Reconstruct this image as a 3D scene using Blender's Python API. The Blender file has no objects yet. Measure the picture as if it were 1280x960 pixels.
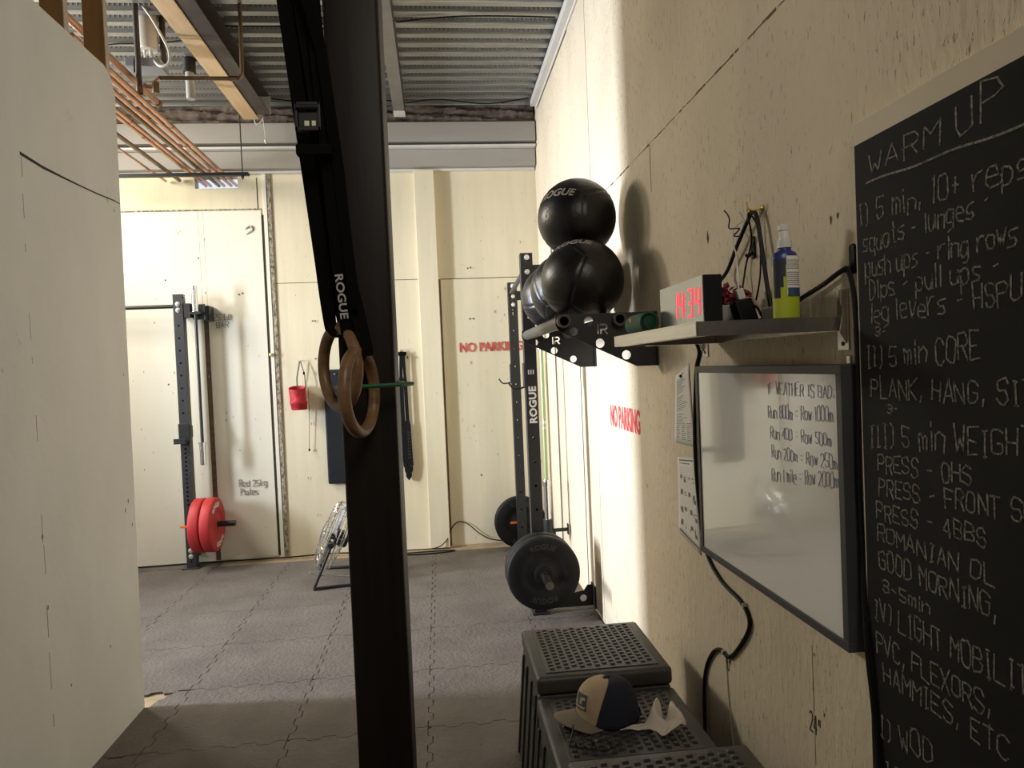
import bpy, bmesh, math, random
from mathutils import Vector, Matrix, Euler, Quaternion
from math import pi, sin, cos, radians, sqrt
random.seed(7)
SC = bpy.context.scene
COL = SC.collection

# ------------------------------------------------------------------ camera
F_PX, CX, CY, CAM_H = 888.0, 640.0, 480.0, 1.58
yc = Vector((548 - CX, 462 - CY, F_PX)).normalized()
zc = Vector((-0.045, -1, 0)); zc = (zc - yc * zc.dot(yc)).normalized()
xc = yc.cross(zc)
if xc.x < 0: xc = -xc
cam_d = bpy.data.cameras.new('camera')
cam_d.sensor_width = 36.0; cam_d.sensor_fit = 'HORIZONTAL'
cam_d.lens = F_PX / 1280 * 36.0
cam_d.clip_start = 0.02
cam = bpy.data.objects.new('camera', cam_d); COL.objects.link(cam)
right = Vector((xc.x, yc.x, zc.x)); down = Vector((xc.y, yc.y, zc.y)); fwd = Vector((xc.z, yc.z, zc.z))
m = Matrix.Identity(4)
for i in range(3):
    m[i][0] = right[i]; m[i][1] = -down[i]; m[i][2] = -fwd[i]
m[2][3] = CAM_H
cam.matrix_world = m
SC.camera = cam

# ------------------------------------------------------------------ light and exposure
SC.view_settings.view_transform = 'Standard'
SC.view_settings.look = 'None'
SC.view_settings.gamma = 1.0
SC.view_settings.use_curve_mapping = False
SC.view_settings.exposure = 0.08
SC.cycles.use_denoising = True
SC.cycles.max_bounces = 10
SC.cycles.diffuse_bounces = 6
SC.cycles.sample_clamp_indirect = 6.0
SC.cycles.caustics_reflective = False
SC.cycles.caustics_refractive = False

W = bpy.data.worlds.new('world'); SC.world = W; W.use_nodes = True
W.node_tree.nodes['Background'].inputs[0].default_value = (0.75, 0.85, 1.0, 1)
W.node_tree.nodes['Background'].inputs[1].default_value = 1.0

def area(name, loc, target, sx, sy, power, color):
    l = bpy.data.lights.new(name, 'AREA'); l.shape = 'RECTANGLE'; l.size = sx; l.size_y = sy
    l.energy = power; l.color = color
    o = bpy.data.objects.new(name, l); COL.objects.link(o); o.location = loc
    d = Vector(target) - Vector(loc)
    o.rotation_euler = d.to_track_quat('-Z', 'Y').to_euler()
    return o
# daylight through the tall door in the far left wall, two lamps in the left bay, a fill light above the camera added to brighten the partition
door_light = area('door_daylight', (-5.35, 4.0, 2.0), (0.9, 4.4, 1.6), 0.35, 1.5, 130, (0.82, 0.89, 1.0))
door_light.data.spread = radians(75)
area('bay_lamp', (-4.0, 4.6, 3.5), (-2.0, 6.2, 1.2), 1.5, 1.1, 78, (1.0, 0.93, 0.80))
area('bay_lamp_far', (-3.3, 5.5, 3.25), (0.9, 3.0, 1.2), 0.5, 0.5, 62, (1.0, 0.92, 0.78))
area('near_fill', (0.55, -0.6, 3.4), (-1.5, 2.0, 0.8), 0.9, 0.9, 28, (1.0, 0.93, 0.82))

# ------------------------------------------------------------------ materials
MATS = {}
def mat(name, col, rough=0.6, metal=0.0, var=0.0, vscale=(8, 8, 8), bump=0.0, bscale=40, col2=None, spec=0.5, emit=None, estr=0, coat=0.0,
        specks=0.0, sscale=(60, 60, 8), speck_col=(0.08, 0.06, 0.04), sthr=0.66, stain=0.0, stain_col=(0.5, 0.4, 0.2), alpha=None, bstretch=(1, 1, 1)):
    if name in MATS: return MATS[name]
    M = bpy.data.materials.new(name); M.use_nodes = True
    nt = M.node_tree; N = nt.nodes; L = nt.links
    b = N['Principled BSDF']
    b.inputs['Base Color'].default_value = (*col, 1)
    b.inputs['Roughness'].default_value = rough
    b.inputs['Metallic'].default_value = metal
    b.inputs['Specular IOR Level'].default_value = spec
    b.inputs['Coat Weight'].default_value = coat
    if emit:
        b.inputs['Emission Color'].default_value = (*emit, 1); b.inputs['Emission Strength'].default_value = estr
    tc = N.new('ShaderNodeTexCoord')
    def noise(scale3, sc=1.0, det=5, rough_=0.6):
        mp = N.new('ShaderNodeMapping'); mp.inputs['Scale'].default_value = scale3
        L.new(tc.outputs['Object'], mp.inputs['Vector'])
        n = N.new('ShaderNodeTexNoise'); n.inputs['Scale'].default_value = sc; n.inputs['Detail'].default_value = det
        n.inputs['Roughness'].default_value = rough_
        L.new(mp.outputs[0], n.inputs['Vector']); return n
    def ramp(src, a, c):
        r = N.new('ShaderNodeMapRange'); r.inputs['From Min'].default_value = a; r.inputs['From Max'].default_value = c
        L.new(src, r.inputs['Value']); return r
    cur = None
    if var > 0 or col2:
        n = noise(vscale); r = ramp(n.outputs['Fac'], 0.35, 0.65)
        mx = N.new('ShaderNodeMix'); mx.data_type = 'RGBA'
        c2 = col2 if col2 else tuple(c * (1 - var) for c in col)
        mx.inputs[6].default_value = (*col, 1); mx.inputs[7].default_value = (*c2, 1)
        L.new(r.outputs[0], mx.inputs[0]); cur = mx.outputs[2]
    def over(cur, fac_out, amount, colr):
        mu = N.new('ShaderNodeMath'); mu.operation = 'MULTIPLY'; mu.inputs[1].default_value = amount
        L.new(fac_out, mu.inputs[0])
        mx = N.new('ShaderNodeMix'); mx.data_type = 'RGBA'
        mx.inputs[7].default_value = (*colr, 1)
        if cur: L.new(cur, mx.inputs[6])
        else: mx.inputs[6].default_value = (*col, 1)
        L.new(mu.outputs[0], mx.inputs[0]); return mx.outputs[2]
    if stain > 0:
        n = noise((0.8, 0.8, 0.6), 1.0, 3); r = ramp(n.outputs['Fac'], 0.48, 0.75); cur = over(cur, r.outputs[0], stain, stain_col)
    if specks > 0:
        n = noise(sscale, 1.0, 4, 0.7); r = ramp(n.outputs['Fac'], sthr, sthr + 0.06)
        n2 = noise((2.2, 2.2, 1.4), 1.0, 2); r2 = ramp(n2.outputs['Fac'], 0.28, 0.58)
        mm = N.new('ShaderNodeMath'); mm.operation = 'MULTIPLY'; L.new(r.outputs[0], mm.inputs[0]); L.new(r2.outputs[0], mm.inputs[1])
        cur = over(cur, mm.outputs[0], specks, speck_col)
    if cur: L.new(cur, b.inputs['Base Color'])
    if bump > 0:
        n = noise(bstretch, bscale, 4)
        bp = N.new('ShaderNodeBump'); bp.inputs['Strength'].default_value = bump; bp.inputs['Distance'].default_value = 0.01
        L.new(n.outputs['Fac'], bp.inputs['Height']); L.new(bp.outputs[0], b.inputs['Normal'])
    if alpha is not None: b.inputs['Alpha'].default_value = alpha
    MATS[name] = M; return M

M_WALLR = mat('cream_chipboard_paint', (0.74, 0.635, 0.475), 0.75, var=0.16, vscale=(1.6, 1.6, 0.9), bump=0.7, bscale=34, bstretch=(1, 1, 0.35),
              specks=0.85, sscale=(100, 100, 26), sthr=0.60, speck_col=(0.20, 0.14, 0.085))
M_WALLB = mat('cream_plywood_paint', (0.76, 0.69, 0.51), 0.7, var=0.10, vscale=(6, 6, 0.5), bump=0.15, bscale=20, bstretch=(1, 1, 0.1),
              stain=0.35, stain_col=(0.62, 0.52, 0.30), specks=0.6, sscale=(30, 30, 12), sthr=0.65, speck_col=(0.42, 0.35, 0.23))
M_WALLW = mat('white_panel_paint', (0.80, 0.77, 0.66), 0.7, var=0.06, vscale=(3, 3, 0.5), bump=0.1, bscale=14, specks=0.6, sscale=(28, 28, 12), sthr=0.67, speck_col=(0.36, 0.31, 0.24), stain=0.22, stain_col=(0.70, 0.60, 0.38))
M_PART = mat('grey_white_partition_paint', (0.76, 0.75, 0.715), 0.7, var=0.09, vscale=(2, 2, 1), bump=0.2, bscale=16, specks=0.6, sscale=(16, 9, 5), sthr=0.69, speck_col=(0.22, 0.2, 0.16))
M_ROOM = mat('plain_cream_paint', (0.68, 0.62, 0.49), 0.8, var=0.05)
M_CONC = mat('tan_subfloor', (0.42, 0.32, 0.20), 0.85, var=0.3, vscale=(6, 6, 6))
M_MAT = mat('grey_rubber_mat', (0.158, 0.137, 0.121), 0.85, var=0.25, vscale=(3, 3, 3), bump=0.8, bscale=42, spec=0.3, specks=0.75, sscale=(60, 34, 20), sthr=0.62, speck_col=(0.03, 0.027, 0.025))
M_DECK = mat('galvanised_deck', (0.36, 0.365, 0.355), 0.36, 0.7, var=0.25, vscale=(2, 30, 30))
M_BEAM = mat('grey_white_beam_paint', (0.36, 0.34, 0.31), 0.6, var=0.1, vscale=(1, 4, 4))
M_LEDGE = mat('light_ledge_paint', (0.66, 0.65, 0.63), 0.5, var=0.05)
M_INSUL = mat('brown_fireproofing', (0.19, 0.15, 0.125), 0.95, var=0.55, vscale=(5, 5, 26), bump=1.0, bscale=24, bstretch=(.5, .5, 2))
M_CRACK = mat('dark_gap', (0.035, 0.028, 0.02), 0.9)
M_GAPB = mat('brown_gap', (0.16, 0.11, 0.07), 0.9, var=0.4, vscale=(30, 30, 30))
M_ROUGHSEAM = mat('crumbling_seam_filler', (0.50, 0.45, 0.34), 0.9, col2=(0.07, 0.055, 0.04), vscale=(40, 40, 24), bump=0.8, bscale=60)
M_POST = mat('dark_stained_timber', (0.014, 0.0095, 0.007), 0.5, var=0.4, vscale=(40, 40, 1.6), bump=0.05, bscale=30, bstretch=(2, 2, 0.1), spec=0.22)
M_TIMBER = mat('raw_pine', (0.60, 0.43, 0.25), 0.7, col2=(0.50, 0.34, 0.18), vscale=(20, 2, 20))
M_STUD = mat('brown_stud', (0.30, 0.165, 0.055), 0.6, var=0.3, vscale=(25, 25, 1))
M_STUDE = mat('pale_stud_edge', (0.55, 0.48, 0.38), 0.7, var=0.1)
M_RUST = mat('dark_primer_steel', (0.060, 0.044, 0.036), 0.65, 0.0, var=0.4)
M_JOIST = mat('grey_steel_joist', (0.20, 0.19, 0.175), 0.5, 0.3, var=0.15)
M_COPPER = mat('copper_pipe', (0.60, 0.33, 0.21), 0.34, 0.9, var=0.35, vscale=(8, 5, 8))
M_BRONZE = mat('tarnished_copper', (0.24, 0.16, 0.09), 0.45, 0.8, var=0.3)
M_STRUT = mat('black_strut', (0.02, 0.02, 0.02), 0.5, 0.5)
M_RACK = mat('black_powder_coat', (0.018, 0.018, 0.019), 0.45, 0.1, bump=0.1, bscale=300, spec=0.5)
M_RACKG = mat('dark_grey_powder_coat', (0.036, 0.037, 0.040), 0.45, 0.1)
M_STEEL = mat('brushed_stainless', (0.55, 0.52, 0.47), 0.33, 1.0, var=0.12, vscale=(60, 2, 60))
M_CHROME = mat('chrome', (0.75, 0.75, 0.74), 0.18, 1.0)
M_BOLT = mat('zinc_bolt', (0.72, 0.72, 0.70), 0.35, 0.7)
M_REDP = mat('red_rubber_plate', (0.50, 0.034, 0.036), 0.5, var=0.12, spec=0.4)
M_WHITEINK = mat('white_print', (0.78, 0.76, 0.72), 0.6)
M_BLKP = mat('black_rubber_plate', (0.008, 0.008, 0.008), 0.6, var=0.3, spec=0.25)
M_EMB = mat('embossed_rubber', (0.020, 0.020, 0.020), 0.5)
M_ORANGE = mat('orange_clip_plastic', (0.85, 0.16, 0.02), 0.5)
M_BALL = mat('black_vinyl', (0.008, 0.0075, 0.0075), 0.34, spec=0.5, bump=0.15, bscale=90)
M_BALLINK = mat('grey_print', (0.50, 0.48, 0.45), 0.6)
M_WOODRING = mat('birch_ring', (0.215, 0.118, 0.055), 0.42, col2=(0.145, 0.075, 0.032), vscale=(14, 14, 50), spec=0.5)
M_STRAP = mat('black_webbing', (0.004, 0.004, 0.004), 0.9, spec=0.08)
M_GREEN = mat('green_rubber', (0.010, 0.10, 0.035), 0.5)
M_CLOCK = mat('clock_case_black', (0.006, 0.006, 0.006), 0.5, spec=0.2)
M_MIRROR = mat('mirrored_clock_face', (0.33, 0.335, 0.33), 0.2, 0.85)
M_LED = mat('red_led', (0.8, 0.02, 0.03), 0.5, emit=(1.0, 0.03, 0.06), estr=1.6)
M_BOARD = mat('chalkboard_black', (0.010, 0.010, 0.010), 0.75, col2=(0.016, 0.016, 0.016), vscale=(4, 4, 4), spec=0.25)
M_CHALK = mat('chalk', (0.36, 0.33, 0.28), 0.95, col2=(0.06, 0.056, 0.05), vscale=(170, 170, 170))
M_TRIMP = mat('cream_board_backing', (0.70, 0.62, 0.48), 0.7, var=0.08, vscale=(3, 3, 3))
M_WB = mat('whiteboard_enamel', (0.74, 0.74, 0.70), 0.10, spec=1.0, coat=1.0)
M_WBF = mat('dark_grey_board_frame', (0.045, 0.046, 0.05), 0.5, var=0.1)
M_MARK = mat('blue_marker', (0.13, 0.13, 0.24), 0.4, col2=(0.36, 0.36, 0.42), vscale=(90, 90, 90))
M_PENCIL = mat('dark_pencil', (0.07, 0.06, 0.05), 0.8)
M_REDST = mat('red_stencil_paint', (0.50, 0.03, 0.03), 0.8, col2=(0.62, 0.16, 0.13), vscale=(14, 14, 14))
M_REDSTB = mat('red_stencil_paint_bright', (0.62, 0.02, 0.035), 0.8, col2=(0.72, 0.10, 0.10), vscale=(14, 14, 14))
M_PAPER = mat('white_paper', (0.74, 0.72, 0.67), 0.8)
M_INK = mat('black_ink', (0.10, 0.10, 0.10), 0.8)
M_CABLE = mat('black_cable', (0.006, 0.007, 0.008), 0.55, spec=0.2)
M_WCABLE = mat('white_cable', (0.62, 0.60, 0.55), 0.5)
M_BRASS = mat('brass', (0.68, 0.46, 0.16), 0.3, 1.0)
M_BOX = mat('charcoal_box_plastic', (0.055, 0.052, 0.046), 0.45, var=0.25, vscale=(14, 14, 14), bump=0.12, bscale=120, specks=0.5, sscale=(26, 26, 26), sthr=0.73, speck_col=(0.13, 0.12, 0.11))
M_BOXD = mat('charcoal_slot', (0.006, 0.006, 0.006), 0.8)
M_TAN = mat('tan_cotton', (0.46, 0.345, 0.215), 0.9, var=0.15, vscale=(16, 16, 16), bump=0.2, bscale=300)
M_BRIM = mat('taupe_cotton', (0.20, 0.165, 0.12), 0.9, var=0.15, vscale=(20, 20, 20))
M_NAVY = mat('navy_mesh', (0.012, 0.014, 0.028), 0.85, bump=0.6, bscale=260)
M_NAVYP = mat('navy_patch', (0.05, 0.06, 0.10), 0.8)
M_TISSUE = mat('white_tissue', (0.62, 0.54, 0.45), 0.9)
M_GLASSB = mat('black_acetate', (0.01, 0.01, 0.01), 0.3)
M_REDBAG = mat('red_nylon', (0.46, 0.010, 0.02), 0.6, var=0.35, vscale=(24, 24, 24), bump=0.3, bscale=60)
M_LEATHER = mat('black_leather', (0.005, 0.0055, 0.006), 0.65, spec=0.2)
M_SLAB = mat('dark_rubber_pad', (0.010, 0.012, 0.016), 0.6, spec=0.3)
M_LIME = mat('lime_liquid_label', (0.44, 0.50, 0.03), 0.4, var=0.15)
M_BLUEB = mat('blue_bottle', (0.015, 0.03, 0.16), 0.35)
M_WPLAST = mat('white_plastic', (0.62, 0.60, 0.55), 0.45)
M_REDFL = mat('crimson_petals', (0.22, 0.006, 0.025), 0.6, var=0.5, vscale=(40, 40, 40))
M_SPKG = mat('green_speaker_mesh', (0.045, 0.14, 0.075), 0.7, bump=0.5, bscale=500)
M_SPKD = mat('dark_green_rubber', (0.008, 0.05, 0.025), 0.4)
M_GREYPVC = mat('grey_pvc', (0.30, 0.29, 0.27), 0.5)
M_CREAMBOX = mat('cream_metal_box', (0.55, 0.50, 0.42), 0.5)
M_DUCT = mat('dull_grey_duct', (0.25, 0.25, 0.25), 0.5, 0.2)
M_GREENTUBE = mat('pale_green_bar', (0.38, 0.48, 0.24), 0.35, 0.3)
M_OUTSIDE = mat('door_white', (0.75, 0.78, 0.8), 0.6)

# ------------------------------------------------------------------ mesh helpers
class MB:
    def __init__(s): s.v = []; s.f = []
    def add(s, vs, fs):
        o = len(s.v); s.v += [tuple(v) for v in vs]; s.f += [tuple(i + o for i in f) for f in fs]; return s
    def box(s, x0, x1, y0, y1, z0, z1):
        if x0 > x1: x0, x1 = x1, x0
        if y0 > y1: y0, y1 = y1, y0
        if z0 > z1: z0, z1 = z1, z0
        return s.add([(x0,y0,z0),(x1,y0,z0),(x1,y1,z0),(x0,y1,z0),(x0,y0,z1),(x1,y0,z1),(x1,y1,z1),(x0,y1,z1)],
                     [(0,3,2,1),(4,5,6,7),(0,1,5,4),(1,2,6,5),(2,3,7,6),(3,0,4,7)])
    def obox(s, c, size, rot):
        c = Vector(c); a, b, d = [x / 2 for x in size]
        pts = [rot @ Vector(p) + c for p in [(-a,-b,-d),(a,-b,-d),(a,b,-d),(-a,b,-d),(-a,-b,d),(a,-b,d),(a,b,d),(-a,b,d)]]
        return s.add(pts, [(0,3,2,1),(4,5,6,7),(0,1,5,4),(1,2,6,5),(2,3,7,6),(3,0,4,7)])
    def lathe(s, prof, o, axis, n=24, capa=True, capb=True):
        o = Vector(o); ax = Vector(axis).normalized()
        u = ax.orthogonal().normalized(); w = ax.cross(u)
        vs = []; fs = []
        for (d, r) in prof:
            for k in range(n):
                t = 2 * pi * k / n
                vs.append(o + ax * d + (u * cos(t) + w * sin(t)) * r)
        for i in range(len(prof) - 1):
            for k in range(n):
                a = i * n + k; b = i * n + (k + 1) % n
                fs.append((a, b, b + n, a + n))
        if capa: fs.append(tuple(range(n))[::-1])
        if capb: fs.append(tuple((len(prof) - 1) * n + k for k in range(n)))
        return s.add(vs, fs)
    def cyl(s, p0, p1, r, n=16, r2=None):
        p0 = Vector(p0); p1 = Vector(p1); d = p1 - p0
        return s.lathe([(0, r), (d.length, r if r2 is None else r2)], p0, d, n)
    def tube(s, path, r, n=8, closed=False, rr=None):
        P = [Vector(p) for p in path]; N_ = len(P)
        up = None; vs = []; fs = []
        for i in range(N_):
            if closed: t = P[(i + 1) % N_] - P[i - 1]
            else: t = P[min(i + 1, N_ - 1)] - P[max(i - 1, 0)]
            t.normalize()
            if up is None: up = t.orthogonal().normalized()
            up = (up - t * up.dot(t))
            if up.length < 1e-6: up = t.orthogonal()
            up.normalize(); w = t.cross(up)
            ri = rr[i] if rr else r
            for k in range(n):
                a = 2 * pi * k / n
                vs.append(P[i] + (up * cos(a) + w * sin(a)) * ri)
        for i in range(N_ if closed else N_ - 1):
            j = (i + 1) % N_
            off = 0
            for k in range(n):
                fs.append((i*n + k, i*n + (k+1) % n, j*n + (k+1) % n, j*n + k))
        if not closed:
            fs.append(tuple(range(n))[::-1]); fs.append(tuple((N_-1)*n + k for k in range(n)))
        return s.add(vs, fs)
    def ribbon(s, path, widths, wdirs, th):
        """strap: rectangular section swept along path; wdirs gives the width direction at each point"""
        P = [Vector(p) for p in path]; vs = []; fs = []; n = len(P)
        for i in range(n):
            t = (P[min(i+1, n-1)] - P[max(i-1, 0)]).normalized()
            w = Vector(wdirs[i] if isinstance(wdirs, list) else wdirs); w = (w - t * w.dot(t)).normalized()
            nn = t.cross(w); hw = (widths[i] if isinstance(widths, (list, tuple)) else widths) / 2
            vs += [P[i] - w*hw - nn*th/2, P[i] + w*hw - nn*th/2, P[i] + w*hw + nn*th/2, P[i] - w*hw + nn*th/2]
        for i in range(n - 1):
            for k in range(4):
                fs.append((i*4 + k, i*4 + (k+1) % 4, i*4 + 4 + (k+1) % 4, i*4 + 4 + k))
        fs.append((3, 2, 1, 0)); fs.append(tuple((n-1)*4 + k for k in range(4)))
        return s.add(vs, fs)
    def prism(s, poly, fn, d0, d1):
        """poly: convex or simple 2-D outline; fn(u, v, d) -> 3-D point"""
        n = len(poly)
        vs = [fn(u, v, d0) for u, v in poly] + [fn(u, v, d1) for u, v in poly]
        fs = [tuple(range(n))[::-1], tuple(range(n, 2*n))] + [(i, (i+1) % n, n + (i+1) % n, n + i) for i in range(n)]
        return s.add(vs, fs)
    def build(s, name, material, parent=None, bevel=0.0, smooth=False, seg=2, angle=35):
        me = bpy.data.meshes.new(name)
        off = Vector(parent_origin(parent)) if parent else Vector((0, 0, 0))
        bm = bmesh.new()
        vv = [bm.verts.new(Vector(v) - off) for v in s.v]
        for f in s.f:
            try: bm.faces.new([vv[i] for i in f])
            except ValueError: pass
        bmesh.ops.recalc_face_normals(bm, faces=bm.faces)
        if bevel > 0:
            ed = [e for e in bm.edges if len(e.link_faces) == 2 and e.calc_face_angle(0) > radians(50)]
            bmesh.ops.bevel(bm, geom=ed, offset=bevel, segments=seg, affect='EDGES', profile=0.5, clamp_overlap=True)
        bm.to_mesh(me); bm.free()
        return finish(name, me, material, parent, smooth, angle)

def parent_origin(p):
    o = Vector((0, 0, 0))
    while p is not None:
        o += p.location; p = p.parent
    return o
def finish(name, me, material, parent=None, smooth=False, angle=35):
    me.name = name
    me.materials.clear(); me.materials.append(material)
    if smooth:
        me.polygons.foreach_set('use_smooth', [True] * len(me.polygons))
        me.set_sharp_from_angle(angle=radians(angle))
    o = bpy.data.objects.new(name, me); COL.objects.link(o)
    if parent: o.parent = parent
    return o
def thing(name, label, cat, loc=(0, 0, 0), group=None):
    o = bpy.data.objects.new(name, None); COL.objects.link(o); o.location = loc
    o.empty_display_size = 0.05
    return tag(o, label, cat, group)
def tag(o, label, cat, group=None):
    o['label'] = label; o['category'] = cat
    if group: o['group'] = group
    return o
def structure(o): o['kind'] = 'structure'; return o
def copy_tree(o, parent=None):
    c = o.copy(); COL.objects.link(c)
    if parent: c.parent = parent
    for ch in list(o.children): copy_tree(ch, c)
    return c

def curve_plate(name, outlines, fn, th, material, parent=None):
    """flat plate with real holes: the first outline is the edge, the rest are holes; fn(u, v, d) -> point"""
    cu = bpy.data.curves.new('tmp', 'CURVE'); cu.dimensions = '2D'; cu.fill_mode = 'BOTH'; cu.extrude = th / 2
    for pts in outlines:
        sp = cu.splines.new('POLY'); sp.points.add(len(pts) - 1); sp.use_cyclic_u = True
        for p, q in zip(sp.points, pts): p.co = (q[0], q[1], 0, 1)
    return curve_to(name, cu, fn, material, parent)
def curve_to(name, cu, fn, material, parent=None, smooth=False):
    tmp = bpy.data.objects.new('tmp', cu); COL.objects.link(tmp)
    dg = bpy.context.evaluated_depsgraph_get(); dg.update()
    me = bpy.data.meshes.new_from_object(tmp.evaluated_get(dg))
    bpy.data.objects.remove(tmp); bpy.data.curves.remove(cu)
    off = parent_origin(parent) if parent else Vector((0, 0, 0))
    for v in me.vertices: v.co = Vector(fn(*v.co)) - off
    return finish(name, me, material, parent, smooth)
def text_curve(s, size, th, offset=0.0, shear=0.0, spacing=1.0, align='LEFT'):
    cu = bpy.data.curves.new('tmp', 'FONT'); cu.body = s; cu.size = size; cu.extrude = th / 2; cu.offset = offset
    cu.shear = shear; cu.space_character = spacing; cu.align_x = align; cu.resolution_u = 4
    return cu
def circle(u, v, r, n=14): return [(u + r*cos(2*pi*k/n), v + r*sin(2*pi*k/n)) for k in range(n)]
def smooth_path(pts, per=8):
    P = [Vector(p) for p in pts]; out = []
    for i in range(len(P) - 1):
        p0 = P[max(i-1, 0)]; p1 = P[i]; p2 = P[i+1]; p3 = P[min(i+2, len(P)-1)]
        for k in range(per):
            t = k / per
            out.append(0.5*((2*p1) + (p2-p0)*t + (2*p0-5*p1+4*p2-p3)*t*t + (3*p1-p0-3*p2+p3)*t**3))
    out.append(P[-1]); return out

# one-line handwriting font on a 4 x 8 grid, baseline at 2
SF = {'A':'02 28 42|14 34','B':'02 08 38 47 46 35 05|35 44 43 32 02','C':'47 38 18 07 03 12 32 43','D':'02 08 28 47 43 22 02','E':'48 08 02 42|05 35',
'F':'48 08 02|05 35','G':'47 38 18 07 03 12 32 43 45 25','H':'08 02|48 42|05 45','I':'18 38|28 22|12 32','K':'08 02|48 05 42','L':'08 02 42','M':'02 08 25 48 42',
'N':'02 08 42 48','O':'18 07 03 12 32 43 47 38 18','P':'02 08 38 47 46 35 05','Q':'18 07 03 12 32 43 47 38 18|24 42','R':'02 08 38 47 46 35 05|25 42',
'S':'47 38 18 07 06 15 35 44 43 32 12 03','T':'08 48|28 22','U':'08 03 12 32 43 48','V':'08 22 48','W':'08 12 25 32 48','X':'08 42|48 02','Y':'08 25 48|25 22',
'a':'46 16 05 03 12 32 44|46 42','b':'08 02|05 26 45 43 32 02','c':'45 36 16 05 03 12 32 43','d':'45 36 16 05 03 12 32 43|48 42','e':'04 44 45 36 16 05 03 12 42',
'g':'45 36 16 05 03 12 32 43|46 41 30 10','h':'08 02|05 26 45 42','i':'26 22|28 27','k':'08 02|46 04 42','l':'28 22','m':'06 02|05 16 25 22|25 36 45 42',
'n':'06 02|05 26 45 42','o':'16 05 03 12 32 43 45 36 16','p':'06 00|05 16 36 45 43 32 12 03','q':'45 36 16 05 03 12 32 43|46 40','r':'06 02|04 26 46',
's':'46 16 05 14 34 43 32 02','t':'28 23 32 42|16 36','u':'06 03 12 32 46|46 42','v':'06 22 46','w':'06 12 25 32 46','y':'06 23|46 10',
'0':'18 07 03 12 32 43 47 38 18','1':'17 28 22','2':'07 18 38 47 46 02 42','3':'07 18 38 47 46 35 15|35 44 43 32 12 03','4':'38 04 44|38 32','5':'48 08 05 35 44 43 32 12 03',
'8':'18 07 06 15 35 46 47 38 18|15 04 03 12 32 43 44 35',')':'18 37 33 12',',':'23 11','-':'15 35','+':'15 35|27 23','=':'16 36|14 34',':':'26 25|23 22','"':'18 16|38 36',"'":'28 26','.':'23 22'}
NARROW = {'I': 0.75, 'i': 0.5, 'l': 0.5, '1': 0.6, ',': 0.5, '.': 0.4, ')': 0.6, "'": 0.4, ':': 0.5}
def handwriting(mb, s, fn, u0, u1, v, h, rad, jit=0.035, rise=0.0, rnd=None):
    """strokes as thin flattened rods on a surface; fn(u, v, lift) -> point; fits s between u0 and u1 with cap height h"""
    rnd = rnd or random
    adv = [0.75 if c == ' ' else 1.15 * NARROW.get(c, 1.0) for c in s]
    tot = sum(adv); cw = (u1 - u0) / tot; u = u0
    for c, a in zip(s, adv):
        if c in SF:
            vb = v + rise * (u - u0) + rnd.uniform(-1, 1) * jit * h; hh = h * rnd.uniform(0.92, 1.1)
            sl = rnd.uniform(-0.06, 0.10)
            nar = NARROW.get(c, 1.0)
            for line in SF[c].split('|'):
                pts = []
                for q in line.split():
                    x = int(q[0]) / 4; y = (int(q[1]) - 2) / 6
                    x = 0.5 + (x - 0.5) * 1.0
                    uu = u + (x * 0.86 + rnd.uniform(-jit, jit)) * cw * (nar if nar < 1 else 1) + sl * y * cw
                    pts.append((uu, vb + (y + rnd.uniform(-jit, jit)) * hh))
                for (a0, b0), (a1, b1) in zip(pts[:-1], pts[1:]):
                    du, dv = a1 - a0, b1 - b0; l = math.hypot(du, dv)
                    if l < 1e-6: continue
                    nu, nv = -dv / l * rad, du / l * rad; eu, ev = du / l * rad * 0.6, dv / l * rad * 0.6
                    q4 = [(a0 - eu + nu, b0 - ev + nv), (a0 - eu - nu, b0 - ev - nv), (a1 + eu - nu, b1 + ev - nv), (a1 + eu + nu, b1 + ev + nv)]
                    mb.add([fn(x, y, 0.0003) for x, y in q4] + [fn(x, y, 0.0010) for x, y in q4],
                           [(0,1,2,3),(7,6,5,4),(0,4,5,1),(1,5,6,2),(2,6,7,3),(3,7,4,0)])
        u += a * cw
    return mb

XR, YB, XP = 0.938, 6.36, -1.494       # right wall face, back wall face, partition face
XW, YN, ZC = -5.6, -2.6, 3.86          # far left wall, wall behind the camera, deck underside

# ------------------------------------------------------------------ room shell
structure(MB().box(XW, XR + .1, YN, YB + .1, -0.10, -0.012).build('floor', M_CONC))

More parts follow.
